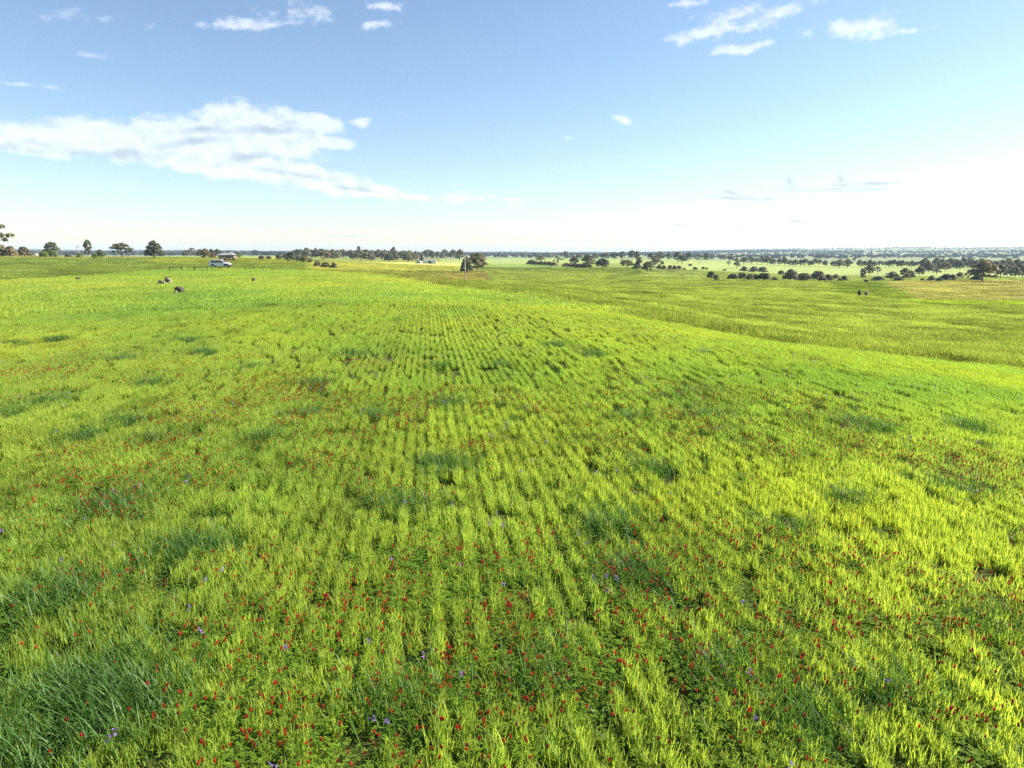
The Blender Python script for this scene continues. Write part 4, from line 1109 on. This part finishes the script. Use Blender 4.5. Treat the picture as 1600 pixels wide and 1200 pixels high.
def crop_points(r0, r1, ds, seed, jitter=.5, thin=.05):
    S = np.arange(-3, r1 + 2, ds); T = np.arange(-r1 * 1.02 - 10, r1 * 1.02 + 10, ROW)
    s, t = np.meshgrid(S, T, indexing='ij'); s, t = s.ravel(), t.ravel()
    rr = np.random.default_rng(seed)
    s = s + rr.uniform(-jitter, jitter, len(s)) * ds; t = t + rr.normal(0, .012, len(t))
    X, Y = row_xy(s, t)
    r = np.hypot(X, Y) * (1 + rr.normal(0, .05, len(X)))
    k = (r >= r0) & (r < r1) & in_view(X, Y) & (Y > -3)
    X, Y = X[k], Y[k]
    Z = terrain(X, Y); px, py = project(X, Y, Z)
    near = (py > np.interp(px, L1x, L1y)) | (np.hypot(X, Y) < 14)
    X, Y, Z = X[near], Y[near], Z[near]
    gap = fbm(X, Y, .8, 3, 61)
    vg = vnoise(np.round((X * RCOS + Y * RSIN) / ROW) * 7.31, (Y * RCOS - X * RSIN) * .03, 1.0, 5)
    keep = (rr.random(len(X)) > thin + .45 * (vg < .09)) & (gap > .20)
    # tramline: two wheelings where little grows
    d = tuft_dist(X, Y)
    keep &= ~((d < .62) & (rr.random(len(X)) < .75))
    return X[keep], Y[keep], Z[keep], rr
def put_crop(name, pr, X, Y, Z, rr, rz, sc, ktone=1.0):
    n = len(X)
    hgt = .84 + .32 * fbm(X, Y, .35, 3, 91) + rr.normal(0, .04, n)
    rown = np.round((X * RCOS + Y * RSIN) / ROW)
    vig = vnoise(rown * 7.31, (Y * RCOS - X * RSIN) * .03, 1.0, 5)      # every drill row has its own vigour
    hgt = hgt * (.90 + .20 * vig)
    tone = field_tone(X, Y) * (.90 + .18 * vig)[:, None] * np.where(vnoise(X, Y, .85, 17) > .87, .72, 1.0)[:, None] * ktone * rr.uniform(.94, 1.06, n)[:, None]
    o = gn_scatter(name, None, np.stack([X, Y, Z], 1), np.stack([rr.normal(0, .05, n), rr.normal(0, .05, n), rz], 1),
                   np.stack([sc * np.ones(n), sc * np.ones(n), hgt * sc], 1), rr.integers(0, len(pr), n), tone, pr)
    print(name, n)
    return o
X, Y, Z, rr = crop_points(1.4, 17, .5, 1)
o = put_crop('crop_grass', NEAR_P, X, Y, Z, rr, -ROW_A + math.pi * rr.integers(0, 2, len(X)), 1.0)
o['label'] = 'young green cereal standing in drill rows in the near paddock'
X, Y, Z, rr = crop_points(16, 48, 1.0, 2)
o = put_crop('crop_grass', MID_P, X, Y, Z, rr, -ROW_A + math.pi * rr.integers(0, 2, len(X)), 1.0)
o['label'] = 'paler cereal in fading drill rows across the middle of the paddock'
# beyond: patches
n = 60000
r = np.sqrt(rng.uniform(46 ** 2, 210 ** 2, n)); a = np.radians(rng.uniform(-47, 47, n))
X, Y = r * np.sin(a), r * np.cos(a); Z = terrain(X, Y); px, py = project(X, Y, Z)
near = py > np.interp(px, L1x, L1y)
k = near & (r < 200) & (rng.random(n) < np.interp(r, [46, 90, 200], [1.0, .8, .35]))
o = put_crop('crop_grass', FARN_P, X[k], Y[k], Z[k], rng, rng.uniform(0, 6.28, k.sum()), 1.0)
o['label'] = 'smooth bright cereal at the far end of the near paddock'
k = (~near) & (rng.random(n) < np.interp(r, [46, 120, 210], [1.0, .75, .4]))
X2, Y2, Z2 = X[k], Y[k], Z[k]
n2 = 16000
r = np.sqrt(rng.uniform(16 ** 2, 60 ** 2, n2)); a = np.radians(rng.uniform(10, 47, n2))
Xb, Yb = r * np.sin(a), r * np.cos(a); Zb = terrain(Xb, Yb); px, py = project(Xb, Yb, Zb)
kb = py <= np.interp(px, L1x, L1y)
n3 = 26000
r = np.sqrt(rng.uniform(205 ** 2, 480 ** 2, n3)); a = np.radians(rng.uniform(-46, 46, n3))
Xc, Yc = r * np.sin(a), r * np.cos(a); Zc = terrain(Xc, Yc)
X, Y, Z = np.concatenate([X2, Xb[kb], Xc]), np.concatenate([Y2, Yb[kb], Yc]), np.concatenate([Z2, Zb[kb], Zc])
tone = cover(X, Y, Z)
f = fbm(X, Y, .13, 4, 55); f2 = fbm(X, Y, .5, 3, 56)
lum = 1 + 1.2 * (f - .5) + 1.5 * (f2 - .5)
qx, qy = project(X, Y, Z); ql = np.interp(qx, L1x, L1y)
weedy = (qx > 680) & (qx < 1300) & (qy < ql + 1) & (qy > ql - 5 - 12 * f) & (fbm(X, Y, .9, 2, 58) > .54)
lum = np.where(weedy, rng.uniform(.70, 1.05, len(X)), lum) * np.where(vnoise(X, Y, .6, 18) > .84, .55, 1)
tone = tone * lum[:, None] * rng.uniform(.8, 1.2, len(X))[:, None]
rad = np.hypot(X, Y)
sc = np.interp(rad, [20, 200, 450], [1.0, 1.4, 2.2])
hz = np.interp(rad, [20, 200, 450], [.9, 1.2, 1.5]) * (.55 + .9 * fbm(X, Y, .3, 3, 57)) * np.where(f2 > .56, 1.5, 1) * np.where(weedy, rng.uniform(.5, 1.4, len(X)), 1)
o = gn_scatter('pasture_grass', None, np.stack([X, Y, Z], 1), np.stack([0 * X, 0 * X, rng.uniform(0, 6.28, len(X))], 1), np.stack([sc, sc, hz], 1), rng.integers(0, 6, len(X)), tone, PAST_P)
o['label'] = 'rough tussocky pasture covering the slopes beyond the crop'
print('pasture', len(X))

# clover leaves under the crop
def clover_patch(seed):
    r = np.random.default_rng(seed); Vs, Fs, Ts = [], [], []
    o = 0
    for k in range(120):
        c = np.array([r.normal(0, .11), r.normal(0, .11), r.uniform(.02, .15)]); a0 = r.uniform(0, 6.28); s = r.uniform(.006, .0115)
        tl = r.uniform(-.5, .5, 2); t = r.beta(3, 3)
        for j in range(3):
            a = a0 + j * 2.094; d = np.array([math.cos(a), math.sin(a), tl[0] * math.cos(a) + tl[1] * math.sin(a)]); e = np.array([-math.sin(a), math.cos(a), .2])
            Vs += [c, c + d * s + e * s * .75, c + d * s * 2.0, c + d * s - e * s * .75]; Fs.append([o, o + 1, o + 2, o + 3]); o += 4; Ts += [t * .9] * 4
    return mesh_np('clover_patch', np.array(Vs) * np.array([1, 1, .7]), np.array(Fs), [M_CLOVER], {'tint': ('FLOAT', np.array(Ts))})
CL_P = [clover_patch(i) for i in range(5)]
def flower_density(X, Y):
    a = fbm(X, Y, .33, 3, 71); b = fbm(X, Y, .07, 2, 73); c = fbm(X, Y, 1.6, 2, 75)
    d = np.clip((a - .46) * 5.5, .04, 1) * np.clip((b - .30) * 4, .25, 1.2) * np.clip((c - .32) * 4, .1, 1.3)
    d = d * np.interp(np.hypot(X, Y), [5, 10, 20, 34, 46], [1.0, .85, .42, .18, .04])
    for fx, fy, fr, fa in FSPOT: d = np.maximum(d, fa * np.exp(-((X - fx) ** 2 + (Y - fy) ** 2) / fr ** 2) * np.clip((c - .30) * 4, .15, 1.3))
    return d
FSPOT = []
for px, py, w, amp in ((450, 1050, 90, 1.5), (360, 1045, 60, 1.3), (690, 925, 70, 1.5), (770, 918, 40, 1.3), (820, 880, 40, 1.6), (740, 1040, 60, 1.2), (440, 1180, 120, 1.4), (340, 1165, 60, 1.2), (870, 1150, 60, 1.3), (850, 1090, 40, 1.3), (1010, 1060, 60, .9),
                      (1540, 775, 120, 1.3), (1300, 945, 60, .9), (1190, 1090, 50, .9), (740, 740, 40, 1.3), (700, 690, 40, .9), (530, 685, 30, 1.6), (160, 950, 60, .8), (640, 1010, 50, .9), (1130, 1180, 50, 1.0), (230, 620, 60, 1.0), (80, 612, 60, 1.0), (330, 695, 40, 1.2), (560, 600, 40, 1.0), (1500, 1180, 60, .9)):
    x, y, z, r = ground_hit(px, py - 25, 2.5, 100); FSPOT.append((x, y, w / F * math.hypot(y, CAM_Z), amp))
n = 22000
r = np.sqrt(rng.uniform(1.5 ** 2, 20 ** 2, n)); a = np.radians(rng.uniform(-47, 47, n)); X, Y = r * np.sin(a), r * np.cos(a)
k = rng.random(n) < np.clip(flower_density(X, Y) * .30 + .04, 0, 1)
X, Y, r = X[k], Y[k], r[k]
o = gn_scatter('clover_leaves', None, np.stack([X, Y, terrain(X, Y)], 1), np.stack([0 * X, 0 * X, rng.uniform(0, 6.28, len(X))], 1), np.stack([np.ones(len(X)) * 1.1] * 3, 1) * rng.uniform(.8, 1.3, (len(X), 1)), rng.integers(0, 5, len(X)), field_tone(X, Y, 45), CL_P)
o['label'] = 'dark green clover leaves filling the gaps under the cereal'
print('clover patches', len(X))

# wild grass tufts
def tuft_mesh(seed, R=.35):
    def disc(n, r):
        k = max(3, int(26 * R))
        ca, cr = r.uniform(0, 6.28, k), R * r.random(k) ** .8
        i = r.integers(0, k, n); g = .15 + .13 * (np.arange(k) % 3 == 0)[i]
        return cr[i] * np.cos(ca[i]) + r.normal(0, 1, n) * g, cr[i] * np.sin(ca[i]) + r.normal(0, 1, n) * g
    return blade_mesh('grass_tuft', [blades(int(5600 * R * R) + 120, 900 + seed, disc, (.25, .07), .30, .8, (.0055, .0095), 5, wind=(-.10, -.04)),
                                     blades(int(2000 * R * R) + 40, 930 + seed, disc, (.18, .06), .6, .9, (.0055, .009), 3, wind=(-.1, -.05)),
                                     blades(int(50 * R * R) + 2, 960 + seed, disc, (.33, .06), .22, 1.7, (.004, .007), 6, tint_fn=lambda n, r: r.uniform(.84, .96, n), wind=(-.3, -.08))], M_TUFT)
TU_P = {(i, R_): tuft_mesh(i + int(R_ * 100), R_) for i in range(2) for R_ in (.3, .45, .65, .9)}
for i, (x, y, z, rad, lab, px) in enumerate(TPOS):
    R_ = min((.3, .45, .65, .9), key=lambda q: abs(q - max(rad, .3)))
    o = obj('grass_tuft', TU_P[i % 2, R_]); o.location = (x, y, z)
    s = max(rad, .28) / R_
    o.scale = (s, s * 1.1, random.uniform(.88, 1.05)); o.rotation_euler = (0, 0, random.uniform(-.5, .5))
    tag(o, lab or 'small dark blue green tuft of wild grass dotted across the middle paddock', 'grass tuft', 'dark tufts of wild grass in the crop')

# clover heads
def red_head(seed, h0=.24):
    r = np.random.default_rng(seed); m = []
    V, Fc, mi = [], [], []
    lean = r.normal(0, .06, 2); H = h0
    for k in range(3):                             # stem: three sided
        a = k * 2.094; V += [(.0016 * math.cos(a), .0016 * math.sin(a), 0), (lean[0] + .0014 * math.cos(a), lean[1] + .0014 * math.sin(a), H)]
    for k in range(3): Fc.append((2 * k, 2 * ((k + 1) % 3), 2 * ((k + 1) % 3) + 1, 2 * k + 1)); mi.append(1)
    o = len(V); c0 = np.array([lean[0], lean[1], H])
    Lh, R = .038, .0105
    for k in range(60):                            # florets in rising rings
        t = (k + .5) / 60; a = k * 2.399963 + r.uniform(-.2, .2)
        rad = R * (math.sin(math.pi * min(1, (.18 + .80 * t))) ** .7)
        c = c0 + np.array([rad * math.cos(a), rad * math.sin(a), Lh * t])
        d = np.array([math.cos(a), math.sin(a), .9]); d /= np.linalg.norm(d); e = np.array([-math.sin(a), math.cos(a), 0]); s = .0062
        V += [c - d * s * .4, c + e * s * .5 + d * s * .4, c + d * s * 1.2, c - e * s * .5 + d * s * .4]; Fc.append((o, o + 1, o + 2, o + 3)); o += 4; mi.append(0)
    # a solid core so that the head reads as one body
    ring = []
    for t in (0, .3, .65, 1.0):
        rad = R * (.75, .95, .75, .15)[(0, .3, .65, 1.0).index(t)]
        ring.append([len(V) + q for q in range(6)])
        V += [tuple(c0 + np.array([rad * math.cos(q * 1.0472), rad * math.sin(q * 1.0472), Lh * t])) for q in range(6)]
    for a_, b_ in zip(ring, ring[1:]):
        for q in range(6): Fc.append((a_[q], a_[(q + 1) % 6], b_[(q + 1) % 6], b_[q])); mi.append(0)
    return mesh_np('clover_flower', np.array(V, float), Fc, [M_RED, M_STEM], midx=mi)
RED_P = [red_head(i) for i in range(5)]
def violet(seed):
    r = np.random.default_rng(seed + 50); V, Fc, mi = [], [], []
    H = .30; lean = r.normal(0, .05, 2)
    for k in range(3):
        a = k * 2.094; V += [(.002 * math.cos(a), .002 * math.sin(a), 0), (lean[0] + .0015 * math.cos(a), lean[1] + .0015 * math.sin(a), H)]
    for k in range(3): Fc.append((2 * k, 2 * ((k + 1) % 3), 2 * ((k + 1) % 3) + 1, 2 * k + 1)); mi.append(1)
    o = len(V)
    for b in range(7):                             # bells: five petals each
        c = np.array([lean[0] + r.normal(0, .018), lean[1] + r.normal(0, .018), H - .045 + r.uniform(0, .065)])
        ax = r.normal(size=3); ax[2] = abs(ax[2]) + .3; ax /= np.linalg.norm(ax)
        u = np.cross(ax, (0, 0, 1.)); u /= np.linalg.norm(u) + 1e-6; w = np.cross(ax, u)
        for j in range(5):
            a = j * 1.2566; d = u * math.cos(a) + w * math.sin(a); e = -u * math.sin(a) + w * math.cos(a); s = .0115
            V += [c, c + d * s * .8 + e * s * .55 + ax * s * .5, c + d * s * 1.3 + ax * s * .9, c + d * s * .8 - e * s * .55 + ax * s * .5]; Fc.append((o, o + 1, o + 2, o + 3)); o += 4; mi.append(0)
    return mesh_np('violet_flower', np.array(V, float), Fc, [M_PURPLE, M_STEM], midx=mi)
VIO_P = [violet(i) for i in range(4)]
def scatter_flowers(n, dens_fn, lam, r1, seed):
    rr = np.random.default_rng(seed)
    r = np.sqrt(rr.uniform(2.0 ** 2, r1 ** 2, n)); a = np.radians(rr.uniform(-47, 47, n)); X, Y = r * np.sin(a), r * np.cos(a)
    area = math.radians(94) / 2 * (r1 ** 2 - 4)
    # bright spots stand in the gaps between rows
    k = rr.random(n) < dens_fn(X, Y) * lam * area / n
    X, Y = X[k], Y[k]
    t = X * RCOS + Y * RSIN
    tn = (np.floor(t / ROW) + .5) * ROW
    sh = (tn - t) * .7
    X, Y = X + sh * RCOS, Y + sh * RSIN
    Z = terrain(X, Y); px, py = project(X, Y, Z + .3)
    keep = (py > np.interp(px, L1x, L1y) + 6)
    X, Y, Z, px, py = X[keep], Y[keep], Z[keep], px[keep], py[keep]
    o = np.argsort(np.hypot(X, Y)); return X[o], Y[o], Z[o], px[o], py[o], rr
def plant_flowers(name, protos, data, cap, label, cat, group, s0, stuff_label):
    X, Y, Z, px, py, rr = data
    seen = (px > 2) & (px < 1598) & (py < 1205)
    idx = np.nonzero(seen)[0][:cap]
    first = {}
    for q in idx:
        k = int(rr.integers(0, len(protos)))
        if k not in first:
            o = bpy.data.objects.new(name, protos[k]); first[k] = o
        else: o = first[k].copy()
        C.objects.link(o)
        o.location = (X[q], Y[q], Z[q]); s = s0 * rr.uniform(.9, 1.2); o.scale = (s, s, s0 * rr.uniform(1.0, 1.5)); o.rotation_euler = (rr.normal(0, .22), rr.normal(0, .22), rr.uniform(0, 6.28))
        tag(o, label, cat, group)
    rest = np.ones(len(X), bool); rest[idx] = False
    m = rest.sum()
    if m and stuff_label:
        s = s0 * rr.uniform(.9, 1.3, m) * np.interp(np.hypot(X, Y)[rest], [8, 40], [1.0, 1.25])
        o = gn_scatter(name + 's', None, np.stack([X, Y, Z], 1)[rest], np.stack([rr.normal(0, .1, m), rr.normal(0, .1, m), rr.uniform(0, 6.28, m)], 1), np.stack([s, s, s0 * rr.uniform(1.0, 1.45, m)], 1), rr.integers(0, len(protos), m), np.ones((m, 3)), protos)
        o['label'] = stuff_label
    print(name, len(idx), m)
plant_flowers('clover_flower', RED_P, scatter_flowers(160000, flower_density, 105, 46, 21), 300, 'crimson cone shaped clover flower on a thin green stem among the cereal', 'flower', 'crimson clover flowers in the near crop', .60, 'crimson clover flowers speckling the crop farther off')
vio_d = lambda X, Y: np.clip((fbm(X, Y, .5, 3, 171) - .5) * 6, .03, 1) * np.clip(.7 + X * .03, .3, 1.4) * np.clip((vnoise(X, Y, 2.2, 4) - .3) * 3, 0, 1.5)
plant_flowers('violet_flower', VIO_P, scatter_flowers(60000, vio_d, 3.2, 34, 22), 300, 'violet wildflower spray on a thin green stem among the cereal', 'flower', 'violet wildflowers in the near crop', .54, 'violet wildflowers in the crop farther off')

# ------------------------------------------------------------------ air
hz_top = GZ_MAX + 17.0
hb = bpy.data.meshes.new('haze'); bm = bmesh.new(); bmesh.ops.create_cube(bm, size=1.0)
bmesh.ops.scale(bm, vec=(18800, 18800, hz_top - (GZ_MIN - 1.5)), verts=bm.verts); bmesh.ops.translate(bm, vec=(0, 0, (hz_top + GZ_MIN - 1.5) / 2), verts=bm.verts)
bm.to_mesh(hb); bm.free()
hm, hnt, hout = new_mat('haze_air')
pv = nd(hnt, 'ShaderNodeVolumePrincipled'); pv.inputs['Color'].default_value = (.44, .57, .74, 1); pv.inputs['Density'].default_value = 1.1e-4; pv.inputs['Anisotropy'].default_value = .0
hnt.links.new(pv.outputs[0], hout.inputs['Volume'])
hb.materials.append(hm)
tag(obj('haze', hb), kind='stuff')

# ------------------------------------------------------------------ labels of members of rows: which one, counted along the row
ORD = ('first second third fourth fifth sixth seventh eighth ninth tenth eleventh twelfth thirteenth fourteenth fifteenth sixteenth seventeenth eighteenth nineteenth twentieth '
       'twenty-first twenty-second twenty-third twenty-fourth twenty-fifth twenty-sixth twenty-seventh twenty-eighth twenty-ninth thirtieth').split()
def number_along(group, match, text, key=lambda o: o.location.x / o.location.y):
    m = sorted([o for o in C.objects if o.get('group') == group and o.get('label') == match], key=key)
    for i, o in enumerate(m): o['label'] = text.format(ORD[i])
number_along(G1, L1_, '{} from left of the dark bushy trees edging the paddock right of the homestead')
number_along(G4, 'low shrub in the dark hedge below the centre gums', '{} from left of the low shrubs in the dark hedge below the centre gums')
number_along(G5, L5, '{} from left of the grey gums on the skyline crest of the grassy hill')
number_along(G6, 'low brown scrub bush along the foot of the grassy hill', '{} from left of the low brown scrub bushes below the grassy hill')
number_along(G7, 'lone low dark bush out on the grassy hill slope', '{} from left of the lone low dark bushes dotted over the grassy hill slope')
number_along(G8, 'grey gum strung along the right shoulder of the hill', '{} from left of the grey gums strung along the right shoulder of the hill')
number_along(G9, L9, '{} from left of the round gums in the even row along the ridge')
number_along('fence posts of the left paddock', 'slim dark post in the fence line crossing the left paddock', '{} slim dark fence post from the left in the line across the left paddock')
number_along('post row below the right edge trees', 'short dark post of the row below the right edge trees', '{} from left of the short dark posts below the right edge trees')
number_along('dry shrubs before the homestead', 'dry orange brown shrub in the garden row before the homestead', '{} from left of the dry brown shrubs in the row before the homestead')
SMALL_T = 'small dark blue green tuft of wild grass dotted across the middle paddock'
for side, lo, hi in (('left of', -9, -.20), ('among', -.20, .10), ('right of', .10, 9)):
    m = sorted([o for o in C.objects if o.get('label') == SMALL_T and lo <= o.location.x / o.location.y < hi], key=lambda o: o.location.length)
    for i, o in enumerate(m): o['label'] = f'{ORD[i]} nearest of the small dark wild grass tufts {side} the middle drill rows'
